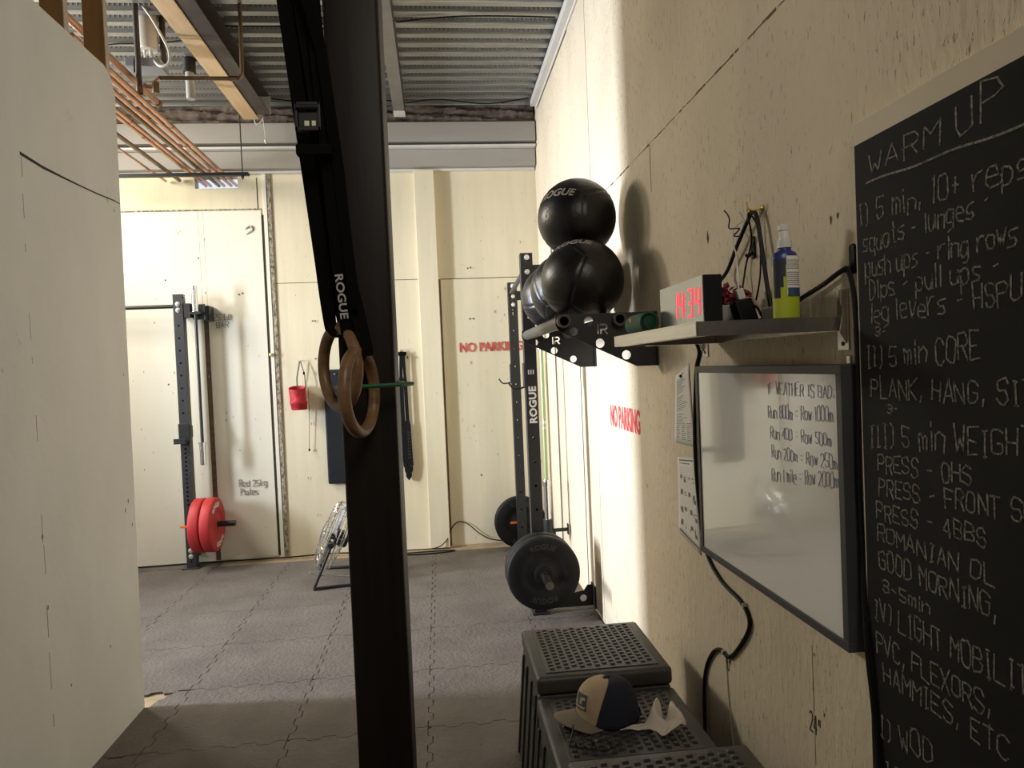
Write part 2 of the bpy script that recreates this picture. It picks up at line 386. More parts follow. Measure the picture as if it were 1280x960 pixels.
# interlocking rubber tiles 0.61 m square, real gaps at the jigsaw edges
def tile_edge(p0, p1, flip, n=9):
    (x0, y0), (x1, y1) = p0, p1; dx, dy = x1 - x0, y1 - y0; l = math.hypot(dx, dy); nx, ny = -dy / l, dx / l
    out = []; s = 1
    for k in range(n):
        a = k / n; b = (k + 1) / n; t = s * 0.011 * flip
        out.append((x0 + dx*(a + 0.012) + nx*t, y0 + dy*(a + 0.012) + ny*t)); out.append((x0 + dx*(b - 0.012) + nx*t, y0 + dy*(b - 0.012) + ny*t)); s = -s
    return out
T = 0.61; G = 0.0022
mbf = MB()
for i in range(-7, 4):
    for j in range(-13, 4):
        x0 = -1.325 + i*T; y0 = 4.96 + j*T
        if x0 < XW + .0: continue
        x1, y1 = x0 + T, y0 + T
        if y0 > 6.1 and x0 > -1.95: continue
        straight_top = y0 + T > 6.1
        if y0 > 6.1: y1 = YB - 0.01; straight_top = True
        xe = min(x1, XR - 0.012)
        if xe <= x0: continue
        if x1 > XR: strR = True
        else: strR = False
        pts = []
        pts += tile_edge((x0 + G, y0 + G), (xe - G, y0 + G), 1)
        pts += [(xe - G, y0 + G), (xe - G, y1 - G)] if strR else tile_edge((xe - G, y0 + G), (xe - G, y1 - G), 1)
        pts += [(xe - G, y1 - G), (x0 + G, y1 - G)] if straight_top else [q for q in tile_edge((x0 + G, y1 - G), (xe - G, y1 - G), 1)][::-1]
        pts += [q for q in tile_edge((x0 + G, y0 + G), (x0 + G, y1 - G), 1)][::-1]
        if i == -1 and j == -3:            # bare corner next to the partition end
            pts = [(x0 + G, y0 + G), (xe - G, y0 + G)] + tile_edge((xe - G, y0 + G), (xe - G, y1 - G), 1) + [(xe - G, y1 - G), (-1.405, y1 - G), (-1.412, y1 - .03), (-1.428, y1 - .034), (-1.432, y1 - .075), (-1.455, y1 - .082), (-1.47, 3.585), (x0 + G, 3.585)]
        mbf.prism(pts, lambda u, v, d: (u, v, d), -0.0118, 0.0)
structure(mbf.build('floor_mat', M_MAT))

structure(MB().box(XR, XR + .12, YN, 4.66, -0.1, 4.2).box(XR + .006, XR + .12, 4.66, YB + .1, -0.1, 4.2).build('wall_right', M_WALLR))
# back wall with the pipe slot left open
hx0, hx1, hz0, hz1 = -2.00, -1.645, 3.215, 3.315
structure(MB().box(XW, hx0, YB, YB + .1, -0.1, 4.2).box(hx1, XR + .1, YB, YB + .1, -0.1, 4.2).box(hx0, hx1, YB, YB + .1, -0.1, hz0)
          .box(hx0, hx1, YB, YB + .1, hz1, 4.2).build('wall_back', M_WALLB))
# partition at the left with a clipped top corner
PART = [(YN, -0.012), (3.595, -0.012), (3.645, 2.97), (3.60, 3.05), (3.54, 3.075), (YN, 3.075)]
structure(MB().prism(PART, lambda u, v, d: (d, u, v), XP, XP - 0.115).build('wall_left', M_PART, bevel=0.004))
# rest of the building, behind and beside the camera
structure(MB().box(XW - .1, XR + .1, YN - .1, YN, -0.1, 4.2).build('wall_rear', M_ROOM))
structure(MB().box(XW - .1, XW, YN, YB, -0.1, 4.2).build('wall_side', M_ROOM))
d = structure(MB().box(XW, XW + .05, 3.3, 4.7, -0.01, 3.1).build('door_1', M_OUTSIDE, bevel=0.004))
MB().box(XW + .05, XW + .07, 3.25, 3.3, -0.01, 3.15).box(XW + .05, XW + .07, 4.7, 4.75, -0.01, 3.15).box(XW + .05, XW + .07, 3.25, 4.75, 3.1, 3.15).build('door_frame', M_BEAM, d)

# corrugated deck: ribs run left to right, pitch 0.144 m
mb = MB(); prof = []; y = YN - .05; P_ = 0.1445
while y < YB + .1:
    prof += [(y, ZC + .052), (y + .030, ZC + .052), (y + .046, ZC), (y + .100, ZC), (y + .116, ZC + .052)]
    y += P_
vs = []; fs = []
for (yy, zz) in prof: vs += [(XW, yy, zz), (XR + .02, yy, zz)]
for k in range(len(prof) - 1): fs.append((2*k, 2*k+1, 2*k+3, 2*k+2))
mb.add(vs, fs); o = mb.build('ceiling', M_DECK)
structure(o)
o.modifiers.new('thick', 'SOLIDIFY').thickness = 0.003
structure(MB().box(XW - .1, XR + .2, YN - .1, YB + .2, 4.0, 4.1).build('roof_slab', M_ROOM))
# acoustic dimples: rows of small embossed ovals on the rib flanks
mb = MB(); y = YN - .05
while y < YB - 0.2:
    if y > 3.6:
        for yy, zz in ((y + .035, ZC + .036), (y + .111, ZC + .036)):
            x = -3.1
            while x < XR - .08:
                mb.add([(x - .007, yy - .004, zz + .010), (x + .007, yy - .004, zz + .010), (x + .007, yy + .004, zz - .012), (x - .007, yy + .004, zz - .012), (x, yy - .004, zz - .005)],
                       [(0, 1, 4), (1, 2, 4), (2, 3, 4), (3, 0, 4)])
                x += 0.030
    y += P_
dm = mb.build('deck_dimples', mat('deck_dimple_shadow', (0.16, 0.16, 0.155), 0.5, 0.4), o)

# beams along the back wall
structure(MB().box(XW + .02, XR - .004, 6.19, YB - .002, 3.545, 3.712).build('trim_1', M_BEAM, bevel=0.006))
structure(MB().box(XW + .02, XR - .004, 6.20, YB - .002, 3.500, 3.520).build('trim_2', M_LEDGE, bevel=0.003))
structure(MB().box(XW + .02, XR - .004, 6.26, YB - .002, 3.352, 3.498).build('trim_3', M_BEAM, bevel=0.003))
structure(MB().box(XW + .02, XR - .004, 6.325, YB - .002, 3.328, 3.350).build('trim_4', M_LEDGE, bevel=0.003))
structure(MB().box(XR - .055, XR - .001, YN + .01, 6.09, 3.80, 3.852).box(XR - .012, XR - .001, YN + .01, 6.09, 3.78, 3.80).build('trim_5', M_LEDGE, bevel=0.003))
# fireproofing stuffed between beam and deck
rnd = random.Random(3)
mb = MB(); nx, nz = 220, 8; vs = []; fs = []
for i in range(nx + 1):
    x = -3.4 + (XR - .01 + 3.4) * i / nx
    for k in range(nz + 1):
        z = 3.714 + 0.158 * k / nz + rnd.uniform(-.005, .005)
        yv = 6.235 + rnd.uniform(-.009, .009) + 0.022 * sin(x * 5 + k*1.7) + 0.012 * sin(x * 17 + k * 2.3)
        if k == 0: yv -= .01; z = 3.714
        if k == nz: z = 3.87
        vs.append((x, yv, z))
for i in range(nx):
    for k in range(nz): a = i*(nz+1) + k; fs.append((a, a + nz + 1, a + nz + 2, a + 1))
mb.add(vs, fs)
structure(mb.build('insulation', M_INSUL, smooth=True, angle=80))

# ---- panels, seams and battens of the back wall
def wall_b(x0, x1, z0, z1, d, m, name='trim_6', bevel=0.0): return structure(MB().box(x0, x1, YB - d, YB - .0005, z0, z1).build(name, m, bevel=bevel))
wall_b(-3.6, -1.985, 0.0, 3.02, .010, M_WALLW, 'trim_7', .002)
wall_b(-1.945, -1.462, 0.012, 3.02, .008, M_WALLW, 'trim_8', .002)
wall_b(-1.985, -1.945, 0.012, 2.195, .004, M_GAPB, 'trim_9')
wall_b(-1.984, -1.946, 2.197, 3.018, .009, M_WALLW, 'trim_10')
wall_b(-2.65, -1.46, 3.024, 3.036, .006, M_ROUGHSEAM, 'trim_11')
wall_b(-1.460, -1.440, 0.02, 2.98, .003, M_CRACK, 'trim_12')
wall_b(-1.438, -1.408, 0.0, 3.33, .016, M_WALLW, 'trim_13', .002)
wall_b(-1.406, -1.372, 0.0, 3.33, .012, M_ROUGHSEAM, 'trim_14', .002)
wall_b(-1.49, -1.485, 2.99, 3.30, .003, M_CRACK, 'trim_15')
structure(MB().box(-0.140, 0.036, YB - .065, YB - .0005, 0.0, 3.333).build('trim_16', M_WALLB, bevel=.004))
wall_b(0.036, 0.052, 0.0, 2.38, .004, M_GAPB, 'trim_17')
wall_b(0.054, XR - .004, 2.378, 2.384, .002, M_GAPB, 'trim_18')
wall_b(-1.37, -0.142, 2.384, 2.389, .002, M_GAPB, 'trim_19')
wall_b(0.054, XR - .006, 0.0, 2.376, .007, M_WALLB, 'trim_20', .001)
# seams and battens of the right wall
def wall_r(y0, y1, z0, z1, d, m, name, bevel=0.0): return structure(MB().box(XR - d, XR - .0005, y0, y1, z0, z1).build(name, m, bevel=bevel))
structure(MB().box(XR - .001, XR + .01, 4.630, 4.662, 0.0, 2.30).build('trim_21', M_CRACK))
wall_r(5.62, 5.632, 0.0, 2.6, .002, M_GAPB, 'trim_22')
wall_r(5.64, 6.2, 0.0, 2.6, .006, M_WALLB, 'trim_23', .002)
wall_r(4.20, 4.63, 0.0, 1.66, .002, M_WALLR, 'trim_24')
mb = MB(); rnd = random.Random(41); yq = 1.2
while yq < 3.95:
    yl = rnd.uniform(.02, .07); w_ = rnd.choice((.001, .0015, .002, .004)); mb.box(XR - .001, XR - .0004, yq, yq + yl, 2.503 - w_ + rnd.uniform(-.002, .002), 2.503 + w_); yq += yl + rnd.choice((0, 0, .01))
structure(mb.build('trim_25', M_GAPB))
wall_r(4.125, 4.129, 2.55, 3.72, .001, M_GAPB, 'trim_26')
wall_r(2.97, 2.974, 2.30, 2.498, .001, M_GAPB, 'trim_27')
wall_r(1.750, 1.7515, 0.50, 0.82, .0008, M_GAPB, 'trim_28')
# partition: hatch outline and crack
def wall_p(y0, y1, z0, z1, d, m, name): return structure(MB().box(XP + .0004, XP + d, y0, y1, z0, z1).build(name, m))
mb = MB(); pts = [(2.80, 2.447), (2.95, 2.437), (3.10, 2.436), (3.24, 2.437), (3.40, 2.441), (3.56, 2.449), (3.63, 2.447)]
ths = [.013, .012, .009, .007, .007, .006, .004]
for k in range(len(pts) - 1):
    (a, b), (c, e) = pts[k], pts[k+1]
    mb.add([(XP + .0006, a, b - ths[k]), (XP + .0006, c, e - ths[k+1]), (XP + .0006, c, e), (XP + .0006, a, b)], [(0, 1, 2, 3)])
structure(mb.build('trim_29', M_CRACK))
mb = MB(); rnd = random.Random(11)
zz = 2.43
while zz > 0.3:
    l = rnd.uniform(.02, .14)
    if rnd.random() < 0.62: yq = 2.803 + rnd.uniform(-.004, .004); mb.box(XP + .0004, XP + .0010, yq, yq + rnd.uniform(.0012, .003), zz - l, zz)
    zz -= l + rnd.uniform(.0, .12)
structure(mb.build('trim_30', mat('grey_crack', (0.34, 0.31, 0.27), 0.9)))
# chips and scuffs of bare board
mb = MB()
for (y, z, s) in ((3.56, 2.40, .012), (3.50, .98, .014), (3.535, 1.02, .012), (3.28, .42, .009), (2.94, .40, .010), (3.56, 1.62, .008), (3.565, .9, .01), (2.80, 1.02, .012), (2.81, .75, .010)):
    mb.add([(XP + .0007, y + s*cos(t)*rnd.uniform(.4, 1.1)*.6, z + s*sin(t)*rnd.uniform(.4, 1.2)) for t in [2*pi*k/9 for k in range(9)]], [tuple(range(9))])
structure(mb.build('trim_31', mat('grey_chip', (0.16, 0.13, 0.10), 0.9)))
mb = MB()
for (x, z) in ((.30, 2.47), (.325, 2.475), (.30, 2.02), (.33, 2.02), (-1.07, 2.05), (-1.05, 2.05), (-1.06, 1.72), (-1.03, 1.72), (.34, .62), (-2.0, 2.62), (-1.68, 2.3), (-1.65, 2.31), (-2.28, 2.44), (-2.3, 1.55)):
    mb.add([(x + .008*cos(t), YB - .0105, z + .008*sin(t)) for t in [2*pi*k/7 for k in range(7)]], [tuple(range(7))])
structure(mb.build('trim_32', mat('nail_hole', (0.10, 0.08, 0.06), 0.9)))
mb = MB(); rnd = random.Random(19)
for (y, z, s) in ((2.36, 1.99, .022), (1.60, 1.895, .010), (1.57, 1.90, .009), (1.70, .66, .008), (1.74, .80, .007), (3.2, 1.0, .012), (2.6, 1.15, .010), (2.56, 1.1, .012), (2.2, .66, .008)):
    mb.add([(XR - .0008, y + s*cos(t)*rnd.uniform(.4, 1.1)*.6, z + s*sin(t)*rnd.uniform(.5, 1.3)) for t in [2*pi*k/9 for k in range(9)]], [tuple(range(9))])
structure(mb.build('trim_33', mat('chipped_paint_hole', (0.09, 0.07, 0.05), 0.9)))

mb = MB(); rnd = random.Random(52)
for k in range(75):
    x = rnd.choice((rnd.uniform(-2.6, -1.47), rnd.uniform(-1.36, -.15), rnd.uniform(.06, .9))); z = rnd.uniform(.05, 3.0); s = rnd.uniform(.003, .007); st = rnd.uniform(.7, 3)
    if .50 < z < .72 and x < -1.5: continue
    mb.add([(x + s*cos(t)*.8, YB - .0108, z + s*sin(t)*st) for t in [2*pi*k2/6 for k2 in range(6)]], [tuple(range(6))])
structure(mb.build('trim_34', mat('faint_scuff', (0.40, 0.33, 0.22), 0.9)))
# writing and stencils on the walls
fnR = lambda u, v, d: (XR - d, -u, v)               # u runs towards the camera along the right wall
fnB = lambda u, v, d: (u, YB - .012 - d, v)
cu = text_curve('NO PARKING', 0.118, 0.0012, offset=0.003)
o = curve_to('wall_stencil', cu, lambda u, v, d: fnB(0.192 + u * .80, 1.728 + v * .95, d), M_REDST)
structure(o); 
cu = text_curve('NO PARKING', 0.150, 0.0012, offset=0.005)
o = curve_to('wall_stencil', cu, lambda u, v, d: (XR - .001 - d, 3.86 - u * .64, 1.235 + v * 1.05), M_REDSTB); structure(o)
mb = MB(); rnd = random.Random(5)
handwriting(mb, '25 LB', fnB, -1.90, -1.745, 2.085, .05, .0026, rnd=rnd); handwriting(mb, 'BAR', fnB, -1.88, -1.77, 2.02, .045, .0026, rnd=rnd)
structure(mb.build('wall_note', mat('faded_blue_marker', (0.28, 0.28, 0.33), .8)))
mb = MB(); handwriting(mb, 'Red 25kg', fnB, -1.76, -1.52, .635, .055, .003, rnd=rnd); handwriting(mb, 'Plates', fnB, -1.75, -1.60, .565, .05, .003, rnd=rnd)
structure(mb.build('wall_note', mat('faded_grey_marker', (0.36, 0.33, 0.28), .8)))
mb = MB(); handwriting(mb, '24"', fnR, -1.775, -1.715, .585, .052, .0022, rnd=rnd); handwriting(mb, '20"', fnR, -2.335, -2.285, .515, .045, .002, rnd=rnd)
structure(mb.build('wall_note', M_PENCIL))

# ------------------------------------------------------------------ roof members and services
def part(mb, name, m, parent, **k): return mb.build(name, m, parent, **k)
o = MB().box(-1.50, -1.375, -2.4, 6.08, 3.70, 3.845).build('timber_joist', M_TIMBER, bevel=.003)
tag(o, 'long raw pine timber joist running towards the back wall under the metal deck', 'joist')
# steel channel bolted along the timber
t = thing('steel_channel', 'dark brown steel channel fixed along the right side of the pine joist', 'beam', (-1.31, 0, 3.70))
MB().box(-1.373, -1.367, -2.4, 5.98, 3.705, 3.857).box(-1.373, -1.265, -2.4, 5.98, 3.705, 3.712).box(-1.373, -1.265, -2.4, 5.98, 3.850, 3.857).build('channel', M_RUST, t)
MB().box(-1.373, -1.26, 5.982, 5.99, 3.71, 3.855).build('end_plate', M_LEDGE, t)
t = thing('steel_joist', 'narrow grey steel joist just right of the dark post, landing on the back beam', 'beam', (-.22, 0, 3.73))
MB().box(-.275, -.185, -2.4, 6.14, 3.738, 3.744).box(-.275, -.185, -2.4, 6.14, 3.85, 3.857).box(-.275, -.255, -2.4, 6.14, 3.744, 3.85).build('joist_web', M_JOIST, t)
MB().box(-.190, -.180, -2.4, 6.14, 3.746, 3.848).build('joist_edge', M_RUST, t)
MB().box(-.278, -.182, 6.0, 6.14, 3.7355, 3.7375).build('weld_patch', M_LEDGE, t)

# studs standing on the partition
for (y0, lab) in ((3.215, 'brown timber stud above the left partition, the one nearer the photo edge'),
                  (3.595, 'brown timber stud above the left partition at its clipped corner')):
    t = thing('timber_stud', lab, 'stud', (-1.56, y0, 3.0765), 'studs above the partition')
    zb = 3.0765 if y0 < 3.4 else 3.058
    MB().box(-1.605, -1.512, y0, y0 + .038, zb, 3.856).build('stud', M_STUD, t, bevel=.002)
    MB().box(-1.5115, -1.508, y0 + .001, y0 + .037, zb, 3.856).build('pale_edge', M_STUDE, t)

# copper pipe runs through the slot in the back wall
def runs(name, x, z, r, y0, y1, m, label, coup=()):
    t = thing(name, label, 'pipe', (x, y0, z), 'pipes running through the back wall')
    MB().cyl((x, y0, z), (x, y1, z), r, 14).build('pipe_run', m, t, smooth=True)
    for c in coup: MB().cyl((x, c, z), (x, c + .05, z), r + .003, 14).build('coupling', m, t, smooth=True)
    return t
zp = 3.285
runs('copper_pipe', -1.705, zp, .0145, 3.7, 6.55, M_COPPER, 'rightmost copper pipe of the row passing through the back wall slot', (5.0,))
runs('copper_pipe', -1.752, zp, .0145, 3.7, 6.55, M_COPPER, 'second copper pipe from the right in the row through the back wall slot', (5.4,))
runs('copper_pipe', -1.812, zp, .0145, 3.7, 6.55, M_COPPER, 'third copper pipe from the right in the row through the back wall slot')
runs('copper_pipe', -1.856, zp, .0145, 3.7, 6.55, M_BRONZE, 'dull brownish copper pipe beside the middle of the row through the wall slot')
runs('copper_pipe', -1.925, zp, .0135, 3.7, 6.55, M_COPPER, 'copper pipe fifth from the right in the row through the wall slot', (4.9,))
runs('copper_pipe', -1.965, zp, .0135, 3.7, 6.55, M_COPPER, 'copper pipe sixth from the right, just inside the left end of the wall slot', (5.2,))
runs('iron_pipe', -2.115, zp - .005, .016, 3.7, 6.33, M_BRONZE, 'dark brown iron pipe left of the copper row, ending at the back wall')
runs('copper_pipe', -2.225, zp - .012, .0095, 3.7, 6.33, M_COPPER, 'thin copper pipe farthest left of the row, ending at the back wall')
# two higher pipes that stop with caps
for (x, z, r, y1, lab) in ((-1.775, 3.43, .020, 4.98, 'higher copper pipe ending in a soldered cap above the pipe row'),
                           (-1.87, 3.42, .018, 4.92, 'higher copper pipe with a dull cap, left of the other capped one')):
    t = thing('capped_pipe', lab, 'pipe', (x, 3.0, z), 'capped pipes')
    MB().cyl((x, 3.0, z), (x, y1, z), r, 14).build('pipe_run', M_COPPER, t, smooth=True)
    MB().lathe([(0, r + .004), (.04, r + .004), (.055, r * .6)], (x, y1 - .02, z), (0, 1, 0), 14).build('cap', M_BRONZE, t, smooth=True)
t = thing('hanging_strut', 'black slotted strut on a thin rod carrying the copper pipe row', 'strut', (-1.9, 6.0, 3.2))
mb = MB().box(-2.75, -1.46, 5.985, 6.025, 3.222, 3.226).box(-2.75, -1.46, 5.985, 5.989, 3.2265, 3.247).box(-2.75, -1.46, 6.021, 6.025, 3.2265, 3.247)
mb.build('channel', M_STRUT, t)
MB().cyl((-1.512, 6.005, 3.19), (-1.512, 6.005, 3.86), .005, 8).build('threaded_rod', M_STRUT, t)
MB().cyl((-1.512, 6.005, 3.205), (-1.512, 6.005, 3.221), .014, 6).build('nut', M_STRUT, t)
# small line that crosses under the deck with two elbows
t = thing('crossing_pipe', 'bronze pipe that crosses under the pine joist and turns up to the deck', 'pipe', (-1.36, 4.53, 3.41))
MB().tube(smooth_path([(-1.69, 4.53, 3.374), (-1.667, 4.53, 3.362), (-1.634, 4.53, 3.366), (-1.619, 4.53, 3.392), (-1.599, 4.53, 3.414)], 6), .012, 10).build('trap_bend', M_COPPER, t, smooth=True)
MB().tube([(-1.60, 4.53, 3.414), (-1.151, 4.53, 3.409), (-1.128, 4.53, 3.415), (-1.116, 4.53, 3.428), (-1.112, 4.53, 3.455), (-1.105, 4.53, 3.905)], .012, 10).build('pipe_run', M_BRONZE, t, smooth=True)
MB().cyl((-1.19, 4.53, 3.4095), (-1.14, 4.53, 3.4095), .0155, 12).build('elbow', M_BRONZE, t, smooth=True)
MB().cyl((-1.622, 4.53, 3.32), (-1.622, 4.53, 3.388), .020, 12).build('trap_cup', M_BRONZE, t, smooth=True)
t = thing('drop_pipe', 'dark brown vertical pipe dropping from the deck left of the cream canister', 'pipe', (-1.726, 4.557, 3.33))
MB().cyl((-1.726, 4.557, 3.33), (-1.726, 4.557, 3.905), .016, 12).build('pipe_run', M_RUST, t, smooth=True)
MB().cyl((-1.726, 4.557, 3.33), (-1.726, 4.557, 3.37), .020, 12).build('socket', M_BRONZE, t, smooth=True)
t = thing('ceiling_heater', 'cream metal canister hanging under the deck between two brown pipes', 'heater', (-1.735, 4.75, 3.55))
MB().lathe([(0, .054), (.01, .060), (.215, .060), (.222, .054)], (-1.733, 4.75, 3.675), (0, 0, 1), 20).build('canister', M_CREAMBOX, t, smooth=True)
MB().box(-1.85, -1.642, 4.67, 4.83, 3.545, 3.598).build('pan', M_DUCT, t, bevel=.004)
MB().cyl((-1.650, 4.77, 3.60), (-1.650, 4.77, 3.905), .018, 12).build('flue', M_RUST, t, smooth=True)
MB().cyl((-1.755, 4.75, 3.5985), (-1.755, 4.75, 3.676), .008, 10).cyl((-1.72, 4.75, 3.5985), (-1.72, 4.75, 3.676), .008, 10).build('stub', M_BOLT, t)
MB().tube(smooth_path([(-1.715, 4.62, 3.90), (-1.66, 4.62, 3.82), (-1.60, 4.62, 3.70), (-1.565, 4.62, 3.61), (-1.575, 4.63, 3.545), (-1.63, 4.65, 3.535), (-1.68, 4.68, 3.59), (-1.70, 4.70, 3.66)]), .008, 8).build('white_hose', M_WPLAST, t, smooth=True)
MB().tube(smooth_path([(-1.79, 4.66, 3.50), (-1.785, 4.66, 3.58), (-1.765, 4.70, 3.66)]), .005, 8).build('black_lead', M_CABLE, t, smooth=True)
t = thing('vent_pipe', 'grey plastic vent pipe with dark collar dropping behind the bronze crossing pipe', 'pipe', (-1.62, 5.6, 3.4))
MB().cyl((-1.662, 5.3, 3.575), (-1.662, 5.3, 3.905), .030, 16).build('pipe_run', M_GREYPVC, t, smooth=True)
MB().cyl((-1.662, 5.3, 3.76), (-1.662, 5.3, 3.86), .043, 16).build('collar', M_STRUT, t, smooth=True)
# thin black cables along the deck
for pts, lb in (([(-2.6, 5.2, 3.835), (-2.1, 5.05, 3.845), (-1.8, 5.0, 3.83), (-1.51, 4.95, 3.84)], 'thin black cable under the deck left of the pine joist'),
                ([(-1.255, 4.75, 3.83), (-.8, 4.72, 3.82), (-.5, 4.7, 3.84), (-.285, 4.7, 3.845)], 'thin black cable under the deck between the pine joist and the straps'),
                ([(-.17, 4.7, 3.84), (.1, 4.65, 3.846), (.4, 4.6, 3.835), (.86, 4.62, 3.84)], 'thin black cable under the deck right of the post, near the photo top'),
                ([(-1.25, 6.0, 3.84), (-.9, 5.98, 3.80), (-.5, 6.0, 3.83), (-.285, 6.0, 3.82)], 'black cable before the fireproofing between the pine joist and the straps'),
                ([(-.17, 6.0, 3.80), (.1, 6.0, 3.83), (.5, 6.02, 3.80), (.86, 6.0, 3.84)], 'black cable sagging before the fireproofing right of the post')):
    o = MB().tube(smooth_path(pts), .005, 6).build('deck_cable', M_CABLE, smooth=True); tag(o, lb, 'cable')
t = thing('plastic_wrap_string', 'white knotted string hanging from the far end of the pine joist', 'string', (-1.40, 6.04, 3.6))
MB().tube(smooth_path([(-1.42, 6.075, 3.72), (-1.40, 6.07, 3.66), (-1.36, 6.07, 3.68), (-1.34, 6.07, 3.72)]), .004, 6).tube(smooth_path([(-1.345, 6.07, 3.71), (-1.335, 6.07, 3.62), (-1.33, 6.07, 3.54)]), .004, 6).build('string', M_WPLAST, t, smooth=True)
MB().lathe([(0, .004), (.01, .01), (.03, .012), (.04, .005)], (-1.33, 6.07, 3.50), (0, 0, 1), 10).build('knot', M_WPLAST, t, smooth=True)

# ------------------------------------------------------------------ dark post
t = thing('timber_post', 'tall dark stained timber post standing in front of the room, rings strapped to it', 'post', (-.195, 2.05, 0))
MB().box(-.266, -.118, 1.955, 2.165, .0125, 3.733).build('shaft', M_POST, t, bevel=.012, seg=3, smooth=True)
MB().box(-.30, -.09, 1.93, 2.19, 0.0005, .012).build('base_plate', M_RUST, t, bevel=.002)

# ------------------------------------------------------------------ gymnastic rings and straps
def torus(R, r, c, rot, n=64, k=16):
    path = [rot @ Vector((R*cos(2*pi*i/n), 0, R*sin(2*pi*i/n))) + Vector(c) for i in range(n)]
    return MB().tube(path, r, k, closed=True)
ring_c = [Vector((-.200, 1.832, 1.533)), Vector((-.256, 1.892, 1.596))]
ring_rot = [Euler((0, radians(-2), radians(75))).to_matrix(), Euler((0, radians(-2), radians(-58))).to_matrix()]
labs = ['wooden gymnastic ring in front, held to the post by the green cord', 'wooden gymnastic ring behind, farther left and slightly higher']
for c, rt, lb in zip(ring_c, ring_rot, labs):
    o = torus(.103, .0155, c, rt).build('gymnastic_ring', M_WOODRING, smooth=True)
    tag(o, lb, 'gymnastic ring', 'pair of wooden gymnastic rings')
# straps: each one a loop of webbing with a cam buckle, hung from the deck
top_y = 1.80
def strap(pts, wd, w=.038, th=.003, wds=None): return MB().ribbon(smooth_path(pts, 8), w, wd, th)
t = thing('ring_strap', 'black webbing strap of the rear ring, leftmost strands', 'strap', (-.36, 1.86, 2.0), 'webbing straps of the rings')
A = ring_c[1] + Vector((0.0, 0, .1035)); ZV = Vector((0, 0, 1))
tgB = Vector((cos(radians(75)), sin(radians(75)), 0)); nB = Vector((sin(radians(75)), -cos(radians(75)), 0))
tgA = Vector((-cos(radians(58)), sin(radians(58)), 0)); nA = Vector((sin(radians(58)), cos(radians(58)), 0))
def lin(p, q, n=8): return [Vector(p).lerp(Vector(q), k/n) for k in range(n)]
def strand(top, pts, wd, w, wd2=None, tail=14):
    path = lin(top, pts[0], 6) + lin(pts[0], pts[1], 6) + smooth_path(pts[1:], 6)
    n = len(path); wd = Vector(wd); wds = []
    for k in range(n):
        f = 0 if wd2 is None else min(1, max(0, (k - (n - tail - 8)) / 8)); wds.append(wd.lerp(wd2, f) if wd2 is not None else wd)
    return MB().ribbon(path, w, wds, .003)
def wrap(P, n, s_): return [P + n*(.0205*s_) + ZV*.010, P + n*(.0205*s_) - ZV*.006, P + n*(.010*s_) - ZV*.0195, P - ZV*(.0205 if s_ < 0 else .0235)]
strand((-.52, 1.70, 3.85), [(-.334, 1.80, 2.497), (-.284, 1.868, 1.863)] + wrap(A, nA, -1), (.95, -.25, 0), .038, -tgA).build('outer_strand', M_STRAP, t)
strand((-.47, 1.72, 3.85), [(-.304, 1.812, 2.49), (-.262, 1.885, 1.90)] + wrap(A, nA, 1), (.95, .25, 0), .038, -tgA).build('inner_strand', M_STRAP, t)
t2 = thing('ring_strap', 'black webbing strap of the front ring with a pale maker name and a cam buckle', 'strap', (-.28, 1.82, 2.0), 'webbing straps of the rings')
Bq = ring_c[0] + Vector((0.0, 0, .1035))
strand((-.40, 1.64, 3.85), [(-.262, 1.765, 2.485), (-.2345, 1.813, 1.855)] + wrap(Bq, nB, -1), (.95, -.2, 0), .038, tgB).build('outer_strand', M_STRAP, t2)
strand((-.43, 1.66, 3.85), [(-.292, 1.785, 2.489), (-.236, 1.838, 1.92)] + wrap(Bq, nB, 1), (.95, .3, 0), .038, tgB).build('inner_strand', M_STRAP, t2)
# loose strap end hanging beside the buckle
strand((-.30, 1.71, 2.6), [(-.245, 1.752, 2.36), (-.220, 1.778, 2.08), (-.212, 1.792, 1.93), (-.203, 1.800, 1.80), (-.199, 1.803, 1.74)], (.85, -.45, 0), .030).build('loose_end', M_STRAP, t2)
# buckle
mb = MB(); bx, by, bz = -.281, 1.742, 2.192
mb.box(bx - .030, bx + .030, by - .010, by + .004, bz - .034, bz - .024).box(bx - .030, bx + .030, by - .010, by + .004, bz + .026, bz + .034).box(bx - .030, bx - .023, by - .010, by + .004, bz - .034, bz + .034).box(bx + .023, bx + .030, by - .010, by + .004, bz - .034, bz + .034)
mb.cyl((bx - .026, by - .012, bz + .02), (bx + .026, by - .012, bz + .02), .006, 10)
mb.box(bx - .0225, bx + .0225, by - .004, by + .003, bz - .0235, bz + .012)
b = mb.build('cam_buckle', mat('black_buckle', (.012, .012, .012), .45, .2), t2, bevel=.0015)
MB().box(bx - .008, bx + .003, by - .0065, by - .0045, bz - .022, bz - .010).box(bx + .009, bx + .018, by - .0065, by - .0045, bz - .022, bz - .010).build('cam_spring', mat('pale_cam', (.7, .66, .52), .4), b)
MB().box(bx - .034, bx + .050, by + .006, by + .034, bz - .085, bz - .060).build('strap_keeper', M_STRAP, t2, bevel=.003)
# printed name along the strand: lettering runs down the strap
cu = text_curve('ROGUE', .032, .0008, offset=.0006)
P0 = Vector((-.2365, 1.8135, 1.830)); dn = (Bq - nB*.0205 + ZV*.010 - Vector((-.2345, 1.813, 1.855))).normalized(); sd = Vector((.98, -.18, 0.0)).normalized()
sd = (sd - dn * sd.dot(dn)).normalized(); nn = dn.cross(sd)
if nn.y > 0: nn = -nn
curve_to('strap_print', cu, lambda u, v, d: P0 + dn * u * 1.05 + sd * (v * .9 - .009) + nn * (.004 + d), M_BALLINK, t2)
